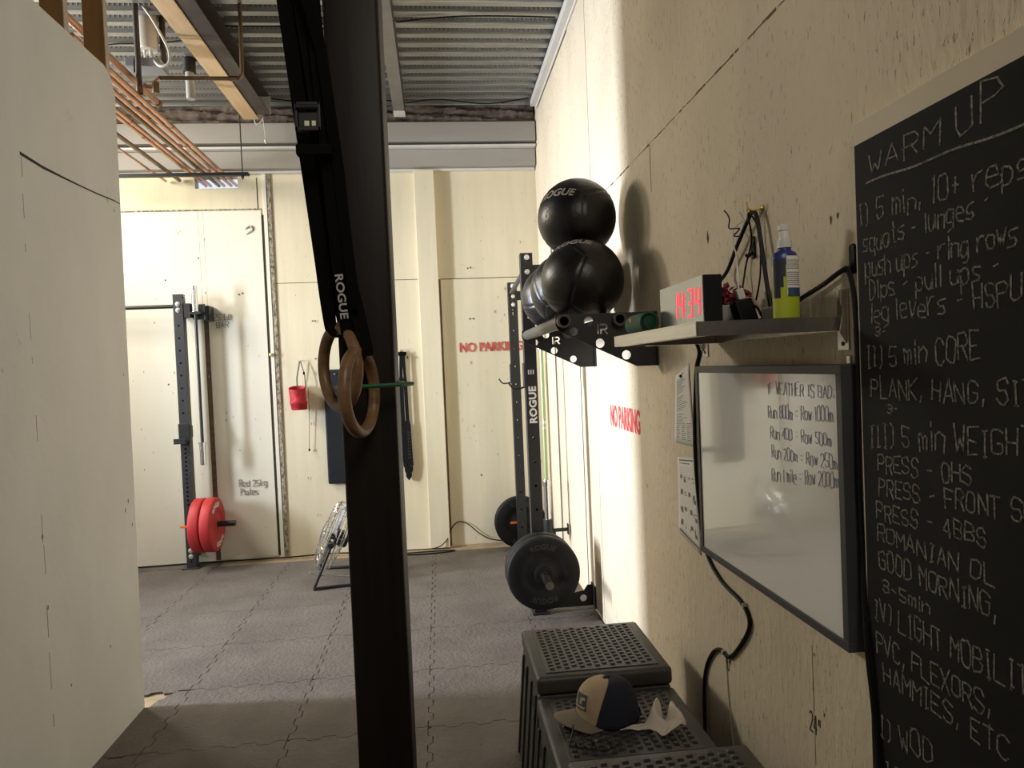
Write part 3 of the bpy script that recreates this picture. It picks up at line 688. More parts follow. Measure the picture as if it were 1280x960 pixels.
# green cord around the post and front ring
mb = MB()
loop = []
zg = 1.545
rect = [(-.235, 1.825), (-.10, 1.885), (-.083, 1.93), (-.072, 1.95), (-.078, 1.985), (-.100, 2.0), (-.107, 2.05), (-.107, 2.16), (-.12, 2.176), (-.19, 2.178), (-.262, 2.176), (-.277, 2.15), (-.278, 2.05), (-.277, 1.99), (-.272, 1.93), (-.262, 1.86), (-.248, 1.826)]
mb.tube([(x, y, zg - .0 * x) for x, y in rect], .0055, 8, closed=True)
o = mb.build('green_cord', M_GREEN, smooth=True)
tag(o, 'green rubber cord looped around the dark post and the front ring', 'cord')

# ------------------------------------------------------------------ racks
def upright(x0, x1, y0, y1, h, zs, m, parent, axis='y', name='upright', r=.0085):
    """square tube; hole rows drilled right through the two faces that look along y"""
    fw = x1 - x0; out = [[(0, .002), (fw, .002), (fw, h), (0, h)]] + [circle(fw/2, z, r, 10) for z in zs]
    th = .005
    p = thing_less(name, parent)
    a = curve_plate('front', out, lambda u, v, d: (x0 + u, y0 + th/2 + d, v), th, m)
    b = curve_plate('rear', out, lambda u, v, d: (x0 + u, y1 - th/2 + d, v), th, m)
    side = MB().box(x0, x0 + th, y0 + th, y1 - th, .002, h).box(x1 - th, x1, y0 + th, y1 - th, .002, h)
    bm = bmesh.new()
    for o in (a, b): bm.from_mesh(o.data)
    me = bpy.data.meshes.new(name)
    sm = side.build('tmp', m); bm.from_mesh(sm.data)
    for o in (a, b, sm):
        dd = o.data; bpy.data.objects.remove(o); bpy.data.meshes.remove(dd)
    off = parent_origin(parent)
    for v in bm.verts: v.co -= off
    bm.to_mesh(me); bm.free()
    return finish(name, me, m, parent)
def thing_less(*a): return None
def bolt(c, axis, m, parent, r=.017, name='bolt'):
    c = Vector(c); ax = Vector(axis).normalized()
    return MB().lathe([(0, r), (.003, r), (.003, r*.62), (.010, r*.62), (.012, r*.45)], c, ax, 12).build(name, m, parent)

# -- right-hand rack on the long wall
rk = thing('squat_rack', 'tall black wall mounted squat rack with two uprights in the right corner', 'rack', (.60, 5.2, 0))
zs = [z/1000 for z in range(60, 2260, 152)] + [2.12]
UA = (.542, .618, 4.44, 4.516); UBp = (.612, .688, 5.97, 6.046)
upright(*UA, 2.288, [z for z in zs if not 1.40 < z < 1.70] + [2.24], M_RACK, rk)
upright(*UBp, 2.288, [z for z in zs] + [2.06, 2.02], M_RACK, rk)
# pull-up bar, stringers, feet
MB().cyl((.575, 4.517, 2.19), (.640, 5.969, 2.20), .018, 16).build('pull_up_bar', M_RACKG, rk, smooth=True)
for (ux, uy, zt) in ((.619, 4.478, 2.17), (.689, 6.008, 2.17)):
    MB().box(ux, XR - .002, uy - .025, uy + .025, zt - .03, zt + .045).build('top_stringer', M_RACK, rk, bevel=.003)
    fnG = lambda u, v, d, uy=uy: (u, uy + d, v)
    out = [[(ux, .16), (ux, .02), (XR - .002, .02), (XR - .002, .155), (XR - .045, .155), (XR - .07, .12), (ux + .12, .10)]] + [circle(XR - .075, .072, .022, 16)]
    curve_plate('bottom_gusset', out, fnG, .008, M_RACK, rk)
    MB().box(XR - .012, XR - .002, uy - .06, uy + .06, .01, .155).build('wall_plate', M_RACK, rk, bevel=.002)
    for z in (zt - .0, zt + .09 if zt < 2.2 else zt):
        bolt((ux - .038, uy - .0385, min(z, 2.26)), (0, -1, 0), M_BOLT, rk)
for (ux, uy) in ((.580, 4.478), (.650, 6.008)):
    MB().box(ux - .055, ux + .055, uy - .06, uy + .06, .0005, .0115).build('foot_plate', M_RACK, rk, bevel=.002)
bolt((.650, 5.969, 2.10), (0, -1, 0), M_BOLT, rk); bolt((.650, 5.969, 2.255), (0, -1, 0), M_BOLT, rk)
# j cups
def jcup(x0, y0, z, m, parent, s=-1, w=.085):
    j = MB().box(x0 - .006, x0 - .001, y0 - .004, y0 + .075, z - .0, z + .16).build('j_cup', m, parent, bevel=.002)
    MB().tube(smooth_path([(x0 - .004, y0 + .02, z + .006), (x0 + s*.03, y0 + .02, z + .000), (x0 + s*.075, y0 + .02, z + .002), (x0 + s*.105, y0 + .02, z + .04)], 5), .006, 8).build('hook', m, j, smooth=True)
    return j
jcup(.612, 5.99, 1.44, M_RACK, rk)
jcup(.542, 4.46, 1.44, M_RACK, rk)
# lettering on the near upright: reads upwards
cu = text_curve('ROGUE', .062, .0008, offset=.0025, spacing=1.06)
curve_to('maker_lettering', cu, lambda u, v, d: (.604 - v*1.02, 4.4393 - d, 1.215 + u*1.08), M_WHITEINK, rk)
MB().box(.560, .567, 4.4385, 4.4395, 1.525, 1.555).box(.575, .582, 4.4385, 4.4395, 1.525, 1.555).box(.590, .597, 4.4385, 4.4395, 1.525, 1.555).build('vent_mark', M_WHITEINK, rk)
# storage pegs
MB().cyl((.580, 4.00, .315), (.580, 4.4395, .315), .024, 20).build('storage_peg', M_CHROME, rk, smooth=True)
MB().cyl((.650, 6.0465, .225), (.650, 6.30, .225), .022, 20).build('storage_peg', M_CHROME, rk, smooth=True)

def plate(R, th, hole=.0255):
    prof = [(0, hole), (0, .060), (.004, .066), (.004, R*.52), (0, R*.55), (0, R*.93), (.006, R*.985), (.014, R), (th - .014, R), (th - .006, R*.985), (th, R*.93), (th, R*.55), (th - .004, R*.52), (th - .004, .066), (th, .060), (th, hole)]
    return prof
def bumper(label, c, axis, R, th, m, ink, group, words=('ROGUE', 'ROGUE'), name='bumper_plate', size=.045, rot=0.0):
    """c: centre of the face that shows the lettering, axis: the way that face looks"""
    t = thing(name, label, 'weight plate', c, group)
    ax = Vector(axis).normalized(); c = Vector(c)
    pr = plate(R, th)
    mb = MB(); mb.lathe([(d_, r_) for d_, r_ in pr] + [pr[0]], c, -ax, 56, False, False); mb.build('disc', m, t, smooth=True, angle=50)
    MB().lathe([(-.001, .0255), (-.001, .050), (.003, .052), (th - .003, .052), (th + .001, .05), (th + .001, .0255), (-.001, .0255)], c, -ax, 32, False, False).build('hub', M_BLKP if m != M_REDP else m, t, smooth=True)
    up = Vector((0, 0, 1)); rt = up.cross(ax).normalized()
    rr = R * .74
    for k, w in enumerate(words):
        a0 = pi/2 + rot - k*pi
        cu = text_curve(w, size, .0012, offset=.002, align='CENTER', spacing=1.1)
        def fn(u, v, d, a0=a0):
            a = a0 - u / rr; r2 = rr - size*.35 + v
            return c + rt * (cos(a) * r2) + up * (sin(a) * r2) + ax * (.0012 + d)
        curve_to('lettering', cu, fn, ink, t)
    return t
g = 'black bumper plates on the right rack'
bumper('black bumper plate on the near storage peg, the one facing the camera', (.580, 4.235, .315), (0, -1, 0), .225, .075, M_BLKP, M_EMB, g)
bumper('black bumper plate stacked just behind the front one on the near peg', (.580, 4.315, .315), (0, -1, 0), .225, .085, M_BLKP, M_EMB, g)
bumper('black bumper plate near the back wall behind the far upright, orange clip on it', (.650, 6.09, .225), (0, -1, 0), .225, .085, M_BLKP, M_EMB, g)
def clip(label, c, axis):
    t = thing('spring_clip', label, 'collar clip', c, None); ax = Vector(axis).normalized(); c = Vector(c)
    MB().lathe([(0, .026), (0, .034), (.012, .034), (.012, .026), (0, .026)], c, ax, 20, False, False).build('collar', M_ORANGE, t, smooth=True)
    l = Vector((-1, 0, .1)) if abs(ax.y) > .5 else Vector((0, 0, 1))
    MB().obox(c + ax*.006 + l*.06, (.06, .012, .018) if abs(ax.y) > .5 else (.012, .02, .06), Matrix.Identity(3)).build('lever', M_ORANGE, t, bevel=.002)
    return t
clip('orange collar clip on the plate behind the far right upright', (.650, 6.074, .225), (0, 1, 0))

# upright barbell parked in the right corner
bb = thing('barbell', 'pale green barbell parked upright in the corner, chrome sleeve down', 'barbell', (.775, 5.3, .31))
MB().cyl((.775, 5.3, .70), (.775, 5.3, 1.70), .0145, 16).build('shaft', M_GREENTUBE, bb, smooth=True)
for z0_, z1_ in ((1.14, 1.16), (1.10, 1.11)): MB().cyl((.775, 5.3, z0_), (.775, 5.3, z1_), .0155, 16).build('knurl_ring', M_BOLT, bb, smooth=True)
MB().lathe([(0, .022), (.003, .025), (.35, .025), (.352, .034), (.385, .034), (.388, .028), (.40, .022)], (.775, 5.3, .316), (0, 0, 1), 24).build('sleeve', M_CHROME, bb, smooth=True)
MB().lathe([(1.384, .028), (1.387, .034), (1.41, .034), (1.412, .025), (1.73, .025)], (.775, 5.3, .316), (0, 0, 1), 24).build('sleeve', M_CHROME, bb, smooth=True)
bh = thing('barbell_holder', 'black wall holder cup under the upright barbell in the right corner', 'holder', (.8, 5.3, .2))
MB().lathe([(0, .030), (.01, .036), (.13, .036), (.13, .027), (.03, .027)], (.775, 5.3, .285), (0, 0, 1), 20, True, True).build('cup', M_RACK, bh, smooth=True)
MB().box(.812, XR - .017, 5.29, 5.31, .315, .34).build('arm', M_RACK, bh, bevel=.002)
MB().box(XR - .0165, XR - .0112, 5.275, 5.325, .29, .37).build('plate', M_RACK, bh, bevel=.001)

# -- left-hand rack on the back wall
lk = thing('squat_rack', 'dark grey squat rack on the back wall at left, red plates on its peg', 'rack', (-2.1, 6.2, 0))
zl = [z/1000 for z in range(60, 2300, 104) if not 520 < z < 1010] + [z/1000 for z in range(540, 1010, 36)]
zl = [z for z in zl if not (2.12 < z < 2.26) and not (.09 < z < .18)]
upright(-2.166, -2.090, 6.165, 6.241, 2.297, zl, M_RACKG, lk)
upright(-3.466, -3.390, 6.165, 6.241, 2.297, zl, M_RACKG, lk)
MB().cyl((-3.389, 6.203, 2.20), (-2.167, 6.203, 2.20), .0165, 16).build('pull_up_bar', M_RACK, lk, smooth=True)
for z in (2.215, 2.165, .155, .105): bolt((-2.128, 6.165, z), (0, -1, 0), M_BOLT, lk, r=.021)
for z in (2.275, 2.14): bolt((-2.089, 6.20, z), (1, 0, 0), M_BOLT, lk, r=.014)
MB().box(-2.16, -2.10, 6.2415, YB - .011, 2.13, 2.21).build('top_stringer', M_RACK, lk, bevel=.003)
MB().box(-2.16, -2.10, 6.2415, YB - .011, .08, .16).build('bottom_stringer', M_RACK, lk, bevel=.003)
MB().box(-3.46, -3.40, 6.2415, YB - .011, 2.13, 2.21).build('top_stringer', M_RACK, lk, bevel=.003)
MB().box(-2.20, -2.06, 6.14, 6.26, .0005, .010).build('foot_plate', M_RACKG, lk, bevel=.002)
MB().box(-3.50, -3.36, 6.14, 6.26, .0005, .010).build('foot_plate', M_RACKG, lk, bevel=.002)
j = MB().box(-2.172, -2.084, 6.150, 6.1645, 1.07, 1.22).box(-2.0895, -2.083, 6.165, 6.24, 1.10, 1.20).build('j_cup', M_RACK, lk, bevel=.003)
MB().box(-2.195, -2.10, 6.095, 6.1495, 1.055, 1.075).box(-2.195, -2.10, 6.095, 6.103, 1.0755, 1.10).build('lip', M_RACK, j, bevel=.002)
# barbell hanger arm to the right of the upright
MB().box(-2.0895, -2.03, 6.17, 6.235, 2.10, 2.22).box(-2.03, -1.93, 6.225, 6.24, 2.085, 2.215).box(-1.935, -1.895, 6.215, YB - .011, 2.075, 2.20).build('hanger_bracket', M_RACK, lk, bevel=.004)
MB().box(-2.032, -1.938, 6.135, 6.2245, 2.125, 2.145).build('hanger_fork', M_RACK, lk, bevel=.003)
MB().cyl((-2.0895, 6.13, .375), (-1.745, 6.13, .370), .0245, 20).build('storage_peg', M_RACK, lk, smooth=True)
MB().box(-2.0895, -2.083, 6.10, 6.165, .33, .42).build('peg_flange', M_RACK, lk, bevel=.002)
b2 = thing('barbell', 'slim dark barbell hanging upright beside the left rack, chrome ends', 'barbell', (-1.985, 6.18, .87))
bx_, by_ = -1.985, 6.155
MB().cyl((bx_, by_, 1.0), (bx_, by_, 2.2), .0125, 16).build('shaft', mat('dark_bar_steel', (.05, .052, .05), .4, .7), b2, smooth=True)
MB().cyl((bx_, by_, 2.147), (bx_, by_, 2.36), .0245, 24).build('sleeve', M_CHROME, b2, smooth=True)
MB().lathe([(0, .021), (.003, .024), (.175, .024), (.176, .031), (.19, .031), (.192, .022)], (bx_, by_, .868), (0, 0, 1), 24).build('sleeve', M_CHROME, b2, smooth=True)
g = 'red bumper plates on the left rack'
bumper('red bumper plate on the outer end of the left rack peg, white lettering showing', (-1.888, 6.13, .368), (1, 0, 0), .225, .088, M_REDP, M_WHITEINK, g, size=.052, rot=.25)
bumper('red bumper plate next to the left upright, inner one of the pair', (-1.979, 6.13, .368), (1, 0, 0), .225, .088, M_REDP, M_WHITEINK, g, words=())
clip('orange collar clip squeezed between the left upright and the red plates', (-2.082, 6.13, .37), (1, 0, 0))
MB().box(-2.178, -2.105, 6.085, 6.105, .362, .378).build('tongue', M_ORANGE, bpy.data.objects['spring_clip.001'], bevel=.002)

# ------------------------------------------------------------------ things on the back wall
t = thing('chalk_bag', 'red fabric chalk bag hanging on a nail from a grey strap', 'bag', (-1.2, 6.28, 1.28))
bc = Vector((-1.203, 6.262, 1.285))
mb = MB(); n = 28; prof = [(0, .060), (.006, .066), (.05, .070), (.052, .073), (.075, .073), (.077, .069), (.13, .068), (.19, .072), (.192, .068), (.13, .063), (.02, .06)]
vs = []; fs = []
for i, (zz, rr) in enumerate(prof):
    for k in range(n):
        a = 2*pi*k/n; w = 1 + .035*sin(a*5 + zz*40) * (1 if .01 < zz < .19 else .3)
        vs.append(bc + Vector((cos(a)*rr*w + zz*-.06, sin(a)*rr*w*.92 - (.0 if zz < .15 else 0), zz + (sin(a) * .016 if zz > .15 else 0))))
for i in range(len(prof) - 1):
    for k in range(n): a = i*n + k; b = i*n + (k+1) % n; fs.append((a, b, b + n, a + n))
fs.append(tuple(range(n))[::-1]); fs.append(tuple((len(prof)-1)*n + k for k in range(n)))
mb.add(vs, fs).build('pouch', M_REDBAG, t, smooth=True, angle=60)
MB().box(-1.235, -1.19, 6.325, 6.332, 1.452, 1.485).build('strap_tab', M_STRAP, t)
MB().ribbon([(-1.225, 6.325, 1.48), (-1.222, 6.315, 1.56), (-1.192, 6.32, 1.705)], .012, (1, 0, 0), .002).ribbon([(-1.150, 6.31, 1.47), (-1.155, 6.315, 1.58), (-1.186, 6.32, 1.705)], .009, (1, 0, 0), .002).build('strap', mat('grey_strap', (.12, .13, .12), .7), t)
MB().box(-1.168, -1.152, 6.308, 6.316, 1.585, 1.61).build('slider', M_STRAP, t)
MB().tube(smooth_path([(-1.132, 6.32, 1.47), (-1.135, 6.33, 1.25), (-1.146, 6.335, 1.0), (-1.15, 6.335, .935)]), .0022, 6).build('cord', M_CABLE, t, smooth=True)
MB().lathe([(0, .003), (.006, .008), (.02, .008), (.026, .003)], (-1.15, 6.335, .915), (0, 0, 1), 10).build('cord_lock', M_CABLE, t, smooth=True)
MB().cyl((-1.188, YB - .0005, 1.708), (-1.188, 6.305, 1.712), .003, 8).build('nail', M_BOLT, t)

t = thing('rubber_pad', 'tall dark rubber pad hung on the back wall left of the timber post', 'pad', (-.9, 6.33, .62))
MB().box(-1.000, -.78, 6.315, YB - .002, .62, 1.62).build('pad', M_SLAB, t, bevel=.014, seg=3)
MB().cyl((-.90, 6.30, 1.58), (-.90, 6.3585, 1.58), .006, 8).build('hanging_screw', M_BOLT, t)
MB().cyl((-.7795, 6.337, .74), (-.46, 6.337, .74), .02, 14).build('side_bar', M_SLAB, bpy.data.objects['rubber_pad'], smooth=True)
t = thing('lifting_belt', 'black leather lifting belt hanging by its buckle right of the timber post', 'belt', (-.3, 6.33, .62))
mb = MB()
mb.ribbon(smooth_path([(-.322, 6.335, 1.72), (-.330, 6.335, 1.5), (-.328, 6.335, 1.1), (-.322, 6.335, .84), (-.316, 6.335, .73)]), [.03]*8 + [.036]*8 + [.048]*8 + [.055]*9, (1, 0, 0), .008)
mb.ribbon(smooth_path([(-.300, 6.322, 1.72), (-.296, 6.322, 1.5), (-.290, 6.322, 1.1), (-.284, 6.322, .84), (-.280, 6.322, .74)]), [.026]*8 + [.032]*8 + [.05]*8 + [.05]*9, (1, 0, 0), .007)
mb.build('strap', M_LEATHER, t)
MB().prism([(-.335, .735), (-.262, .735), (-.262, .70), (-.275, .675), (-.275, .645), (-.300, .612), (-.325, .645), (-.325, .675), (-.335, .70)], lambda u, v, d: (u, d, v), 6.318, 6.345).build('tip', M_LEATHER, t, bevel=.002)
MB().box(-.345, -.275, 6.318, 6.345, 1.715, 1.75).box(-.262, -.27, 6.318, 6.33, 1.69, 1.71).build('buckle', M_STRAP, t, bevel=.003)
mb = MB()
for k in range(9): mb.box(-.293, -.289, 6.3155, 6.318, .81 + k*.028, .818 + k*.028)
for k in range(9): mb.box(-.277, -.2755, 6.3155, 6.318, .81 + k*.028, .822 + k*.028)
mb.build('stitching', mat('grey_thread', (.16, .17, .16), .8), t)
MB().cyl((-.318, YB - .0005, 1.765), (-.318, 6.31, 1.77), .003, 8).build('nail', M_BOLT, t)
MB().tube([(-.318, 6.33, 1.768), (-.33, 6.335, 1.752), (-.30, 6.335, 1.752), (-.318, 6.33, 1.768)], .003, 6).build('hanger_loop', M_STRAP, t)
o = MB().lathe([(0, .016), (.008, .016), (.012, .010), (.03, .010), (.034, .014), (.04, .006)], (-1.432, YB - .017, 1.77), (0, -1, 0), 12).build('door_knob', mat('yellowed_knob', (.72, .62, .36), .5), smooth=True)
tag(o, 'small yellowed knob on the pale batten of the back wall', 'knob')
o = MB().tube(smooth_path([(-1.60, 6.35, 2.86), (-1.56, 6.34, 2.885), (-1.545, 6.345, 2.85), (-1.575, 6.345, 2.83), (-1.60, 6.35, 2.815)]), .006, 6).build('wire_stub', M_BOLT, smooth=True)
tag(o, 'short bent wire stub sticking out of the white panel high on the back wall', 'wire')

# floor fan, mostly behind the post
fan = thing('floor_fan', 'chrome wire floor fan on a bent tube stand, half hidden by the post', 'fan', (-.84, 5.6, 0))
fc = Vector((-.865, 5.58, .335)); fa = Vector((-.90, -.10, .40)).normalized()
fu = Vector((0, 1, 0)); fu = (fu - fa*fu.dot(fa)).normalized(); fv = fa.cross(fu)
R_ = .265
def ringpath(r, d, n=40): return [fc + fa*d + fu*cos(2*pi*k/n)*r + fv*sin(2*pi*k/n)*r for k in range(n)]
mbc = MB()
for (r, d, w) in ((R_, .03, .005), (R_, -.03, .005), (R_*.93, .055, .0022), (R_*.80, .068, .0022), (R_*.66, .075, .0022), (R_*.52, .08, .0022), (R_*.38, .084, .0022), (R_*.25, .086, .003), (R_*.9, -.06, .0022), (R_*.7, -.075, .0022), (R_*.5, -.085, .0022), (R_*.3, -.09, .003)):
    mbc.tube(ringpath(r, d), w, 6, closed=True)
for k in range(28):
    a = 2*pi*k/28; e = fu*cos(a) + fv*sin(a)
    mbc.tube([fc + fa*.086 + e*R_*.2, fc + fa*.075 + e*R_*.66, fc + fa*.055 + e*R_*.93, fc + fa*.03 + e*R_, fc - fa*.03 + e*R_, fc - fa*.06 + e*R_*.9, fc - fa*.09 + e*R_*.3], .0018, 5)
mbc.build('cage', M_CHROME, fan, smooth=True)
MB().lathe([(-.12, .05), (-.11, .062), (-.02, .062), (-.015, .03), (.02, .03)], fc, fa, 24).build('motor', M_STRUT, fan, smooth=True)
MB().lathe([(0, R_*.19), (.004, R_*.19)], fc + fa*.086, fa, 24).build('badge', M_STRUT, fan, smooth=True)
for k in range(4):
    a0 = k*pi/2 + .4; pl = []
    vs = []
    for i in range(7):
        r = .05 + .19*i/6
        for s in (-1, 1):
            a = a0 + s*(.34 - .03*i/6) + .02*i
            vs.append(fc + (fu*cos(a) + fv*sin(a))*r + fa*(s*.028*(1 - .4*i/6)))
    fs = [(2*i, 2*i+1, 2*i+3, 2*i+2) for i in range(6)]
    ob = MB().add(vs, fs).build('blade', M_DUCT, fan, smooth=True); ob.modifiers.new('th', 'SOLIDIFY').thickness = .002
near = fc + fu*(-1)*(R_ + .022); far = fc + fu*(R_ + .022)
MB().tube(smooth_path([near, near + Vector((-.07, 0, -.16)), (near.x - .135, near.y, .02), (near.x - .115, near.y, .014), (near.x + .05, near.y + .03, .014), (near.x + .30, near.y + .04, .014)], 6), .011, 10).build('stand_leg', M_STRUT, fan, smooth=True)
MB().tube(smooth_path([far, far + Vector((-.07, 0, -.16)), (far.x - .135, far.y, .02), (far.x - .115, far.y, .014), (far.x + .05, far.y - .03, .014), (far.x + .30, far.y - .04, .014)], 6), .011, 10).build('stand_leg', M_STRUT, fan, smooth=True)
MB().tube([(near.x + .29, near.y + .04, .014), (near.x + .31, near.y + .2, .014), (far.x + .29, far.y - .04, .014)], .011, 10).build('stand_rear', M_STRUT, fan, smooth=True)
MB().tube(smooth_path([(fc.x - .155, fc.y - .17, .115), (fc.x - .13, fc.y - .18, .09), (fc.x + .0, fc.y - .19, .075), (fc.x + .25, fc.y - .2, .045)], 6), .007, 8).build('prop_bar', M_CHROME, fan, smooth=True)
MB().cyl(near - Vector((0, .018, 0)), near + Vector((0, .03, 0)), .022, 14).build('pivot_knob', M_STRUT, fan, smooth=True)
MB().tube(smooth_path([fc - fa*.12, fc - fa*.15 + Vector((.02, 0, -.08)), fc + Vector((.18, 0, -.25)), (fc.x + .3, fc.y + .1, .012)]), .004, 6).build('lead', M_CABLE, fan, smooth=True)

o = MB().tube(smooth_path([(-2.7, 6.30, .008), (-2.2, 6.315, .008), (-1.9, 6.325, .006), (-1.4, 6.31, .006), (-1.05, 6.31, .014), (-.8, 6.305, .008), (-.5, 6.29, -.005)]), .007, 6).build('floor_cable', M_CABLE, smooth=True)
tag(o, 'black cable lying along the foot of the back wall behind the red plates', 'cable')
o = MB().tube(smooth_path([(-.42, 6.25, .006), (-.30, 6.27, .007), (-.10, 6.265, .010), (.0, 6.29, .06), (.06, 6.325, .17), (.12, 6.335, .215), (.20, 6.335, .19), (.30, 6.33, .10), (.40, 6.32, .045), (.52, 6.31, .03), (.62, 6.31, .08)]), .005, 6).build('floor_cable', M_CABLE, smooth=True)
tag(o, 'thin black cable looping up the back wall between the post and rear plate', 'cable')
o = MB().tube(smooth_path([(-.44, 6.13, .007), (-.2, 6.10, .007), (0.0, 6.12, .007), (.07, 6.155, .007), (.02, 6.20, .0), (-.15, 6.215, -.004), (-.4, 6.21, -.004)]), .006, 6).build('floor_cable', M_CABLE, smooth=True)
tag(o, 'dark cable lying in a flat loop on the floor right of the post', 'cable')

# ------------------------------------------------------------------ ball rack and medicine balls
br = thing('ball_rack', 'black wall mounted ball rack with two tubes between pierced end plates', 'rack', (.8, 3.57, 1.56))
BX0 = .53; BX1 = .79
def ball_plate(y):
    out = [[(.500, 1.787), (.500, 1.745), (.515, 1.718), (.845, 1.559), (XR - .002, 1.559), (XR - .002, 1.790), (.520, 1.790)]]
    out += [circle(.576, 1.716, .018, 16), circle(.642, 1.758, .020, 16), circle(.688, 1.663, .020, 16), circle(.801, 1.609, .020, 16),
            circle(BX0, 1.760, .019, 16), circle(.768, 1.760, .019, 16)]
    # cut-out emblem: upright bar and a plain letter R
    out += [[(.679, 1.702), (.684, 1.702), (.684, 1.745), (.679, 1.745)]]
    out += [[(.690, 1.702), (.698, 1.702), (.698, 1.716), (.706, 1.716), (.716, 1.702), (.726, 1.702), (.714, 1.718), (.723, 1.725), (.723, 1.738), (.715, 1.745), (.690, 1.745), (.690, 1.737), (.713, 1.737), (.715, 1.733), (.715, 1.728), (.711, 1.724), (.690, 1.724)]]
    p = curve_plate('end_plate', out, lambda u, v, d: (u, y + d, v), .006, M_RACK, br)
    MB().box(XR - .008, XR - .0015, y - .02, y + .06, 1.56, 1.79).build('wall_flange', M_RACK, br, bevel=.001)
ball_plate(2.97); ball_plate(4.17)
for x in (BX0, .768):
    MB().lathe([(0, .028), (0, .0195), (1.30, .0195), (1.30, .028), (0, .028)], (x, 2.925, 1.760), (0, 1, 0), 24, False, False).build('tube', mat('grey_tube', (.075, .07, .062), .45, .3), br, smooth=True)

def med_ball(label, c, r, rot, texts, group='black medicine balls on the wall rack'):
    t = thing('medicine_ball', label, 'medicine ball', c, group)
    n = 40; vs = []; fs = []
    idx = {}
    bmx = bmesh.new()
    bmesh.ops.create_cube(bmx, size=2)
    bmesh.ops.subdivide_edges(bmx, edges=bmx.edges[:], cuts=n, use_grid_fill=True)
    c = Vector(c)
    for v in bmx.verts:
        p = v.co.copy(); a = sorted([abs(p.x), abs(p.y), abs(p.z)], reverse=True)
        q = Vector([math.tan(k * pi / 4) for k in p]).normalized()
        e = a[0] - a[1]                                   # distance from the panel edge
        s_ = p.x + p.y * 1.7 + p.z * 2.3
        d = -.014 * math.exp(-(e/.035)**2) + .010 * math.exp(-((e - .11)/.07)**2) * max(0, sin(s_ * 30) + .3*sin(s_*71)) - .003 * math.exp(-((abs(p.x*.5) - .0)/.02)**2) * (1 if abs(p.z) > .98 else 0)
        v.co = rot @ (q * r * (1 + d))
    me = bpy.data.meshes.new('panels'); bmx.to_mesh(me); bmx.free()
    finish('panels', me, M_BALL, t, True, 70)
    for (w, sz, d0, up) in texts:
        d0 = Vector(d0).normalized(); up = Vector(up); up = (up - d0*up.dot(d0)).normalized(); rt = up.cross(d0)
        cu = text_curve(w, sz, .001, offset=.0012, align='CENTER', shear=.18)
        def fn(u, v, d):
            q = (d0 + rt*(u/r) + up*((v - sz*.35)/r)).normalized()
            return c + q * (r*1.006 + d)
        curve_to('lettering', cu, fn, M_BALLINK, t)
    return t
E3 = lambda a, b, c_: Euler((radians(a), radians(b), radians(c_))).to_matrix()
med_ball('black medicine ball at the near end of the wall rack, front of the lower row', (.665, 3.17, 1.955), .186, E3(20, 12, 28), [('ROGUE', .055, (-.30, -.42, .86), (.35, .75, .2))])
med_ball('black medicine ball in the middle of the lower row on the wall rack', (.665, 3.55, 1.955), .186, E3(-15, 22, 65), [])
med_ball('black medicine ball at the far end of the lower row on the wall rack', (.665, 3.93, 1.955), .186, E3(8, 30, 12), [])
med_ball('black medicine ball stacked on top of the others, number on its side', (.69, 3.362, 2.274), .186, E3(12, -8, 42), [('ROGUE', .060, (-.62, -.58, .53), (-.05, -.05, 1)), ('6', .075, (-.86, -.50, .02), (-.15, 0, 1))])

# ------------------------------------------------------------------ steel shelf and what stands on it
sh = thing('wall_shelf', 'brushed stainless wall shelf carrying the red digital clock and a bottle', 'shelf', (.76, 1.93, 1.63))
SX0, SY0, SY1, SZ0, SZ1 = .584, 1.560, 2.312, 1.6305, 1.664
MB().box(SX0, XR - .003, SY0, SY1, SZ1 - .003, SZ1).build('tray', M_STEEL, sh)
MB().box(SX0, SX0 + .003, SY0, SY1, SZ0, SZ1 - .003).box(SX0 + .003, SX0 + .03, SY0 + .003, SY1 - .003, SZ0, SZ0 + .003).build('front_lip', M_STEEL, sh, bevel=.0012)
MB().box(SX0 + .003, XR - .003, SY0, SY0 + .003, SZ0, SZ1 - .003).build('end_lip', M_STEEL, sh)
MB().box(SX0 + .003, XR - .003, SY1 - .003, SY1, SZ0, SZ1 - .003).build('end_lip', M_STEEL, sh)
MB().box(XR - .006, XR - .003, SY0 + .004, SY1 - .004, SZ0, SZ1 - .0035).build('rear_lip', M_STEEL, sh)
for yb in (1.535, 2.39):
    mbk = MB().box(XR - .005, XR - .001, yb, yb + .045, 1.585, 1.725)
    yy = yb + .008 if yb < 2 else yb + .034
    mbk.prism([(XR - .005, 1.725), (XR - .016, 1.720), (XR - .018, 1.69), (XR - .012, 1.680), (XR - .014, 1.664), (XR - .022, 1.628), (XR - .012, 1.612), (XR - .005, 1.60)], lambda u, v, d: (u, yy + d, v), -.002, .002)
    bk = mbk.build('bracket', M_STEEL, sh, bevel=.001)
    for z in (1.60, 1.712): MB().lathe([(0, .0055), (.002, .005)], (XR - .005, yb + .022, z), (-1, 0, 0), 10).build('screw', M_STRUT, bk)
MB().box(XR - .25, XR - .006, SY1 - .07, SY1 - .0035, 1.628, 1.6302).build('under_fold', M_STEEL, sh)

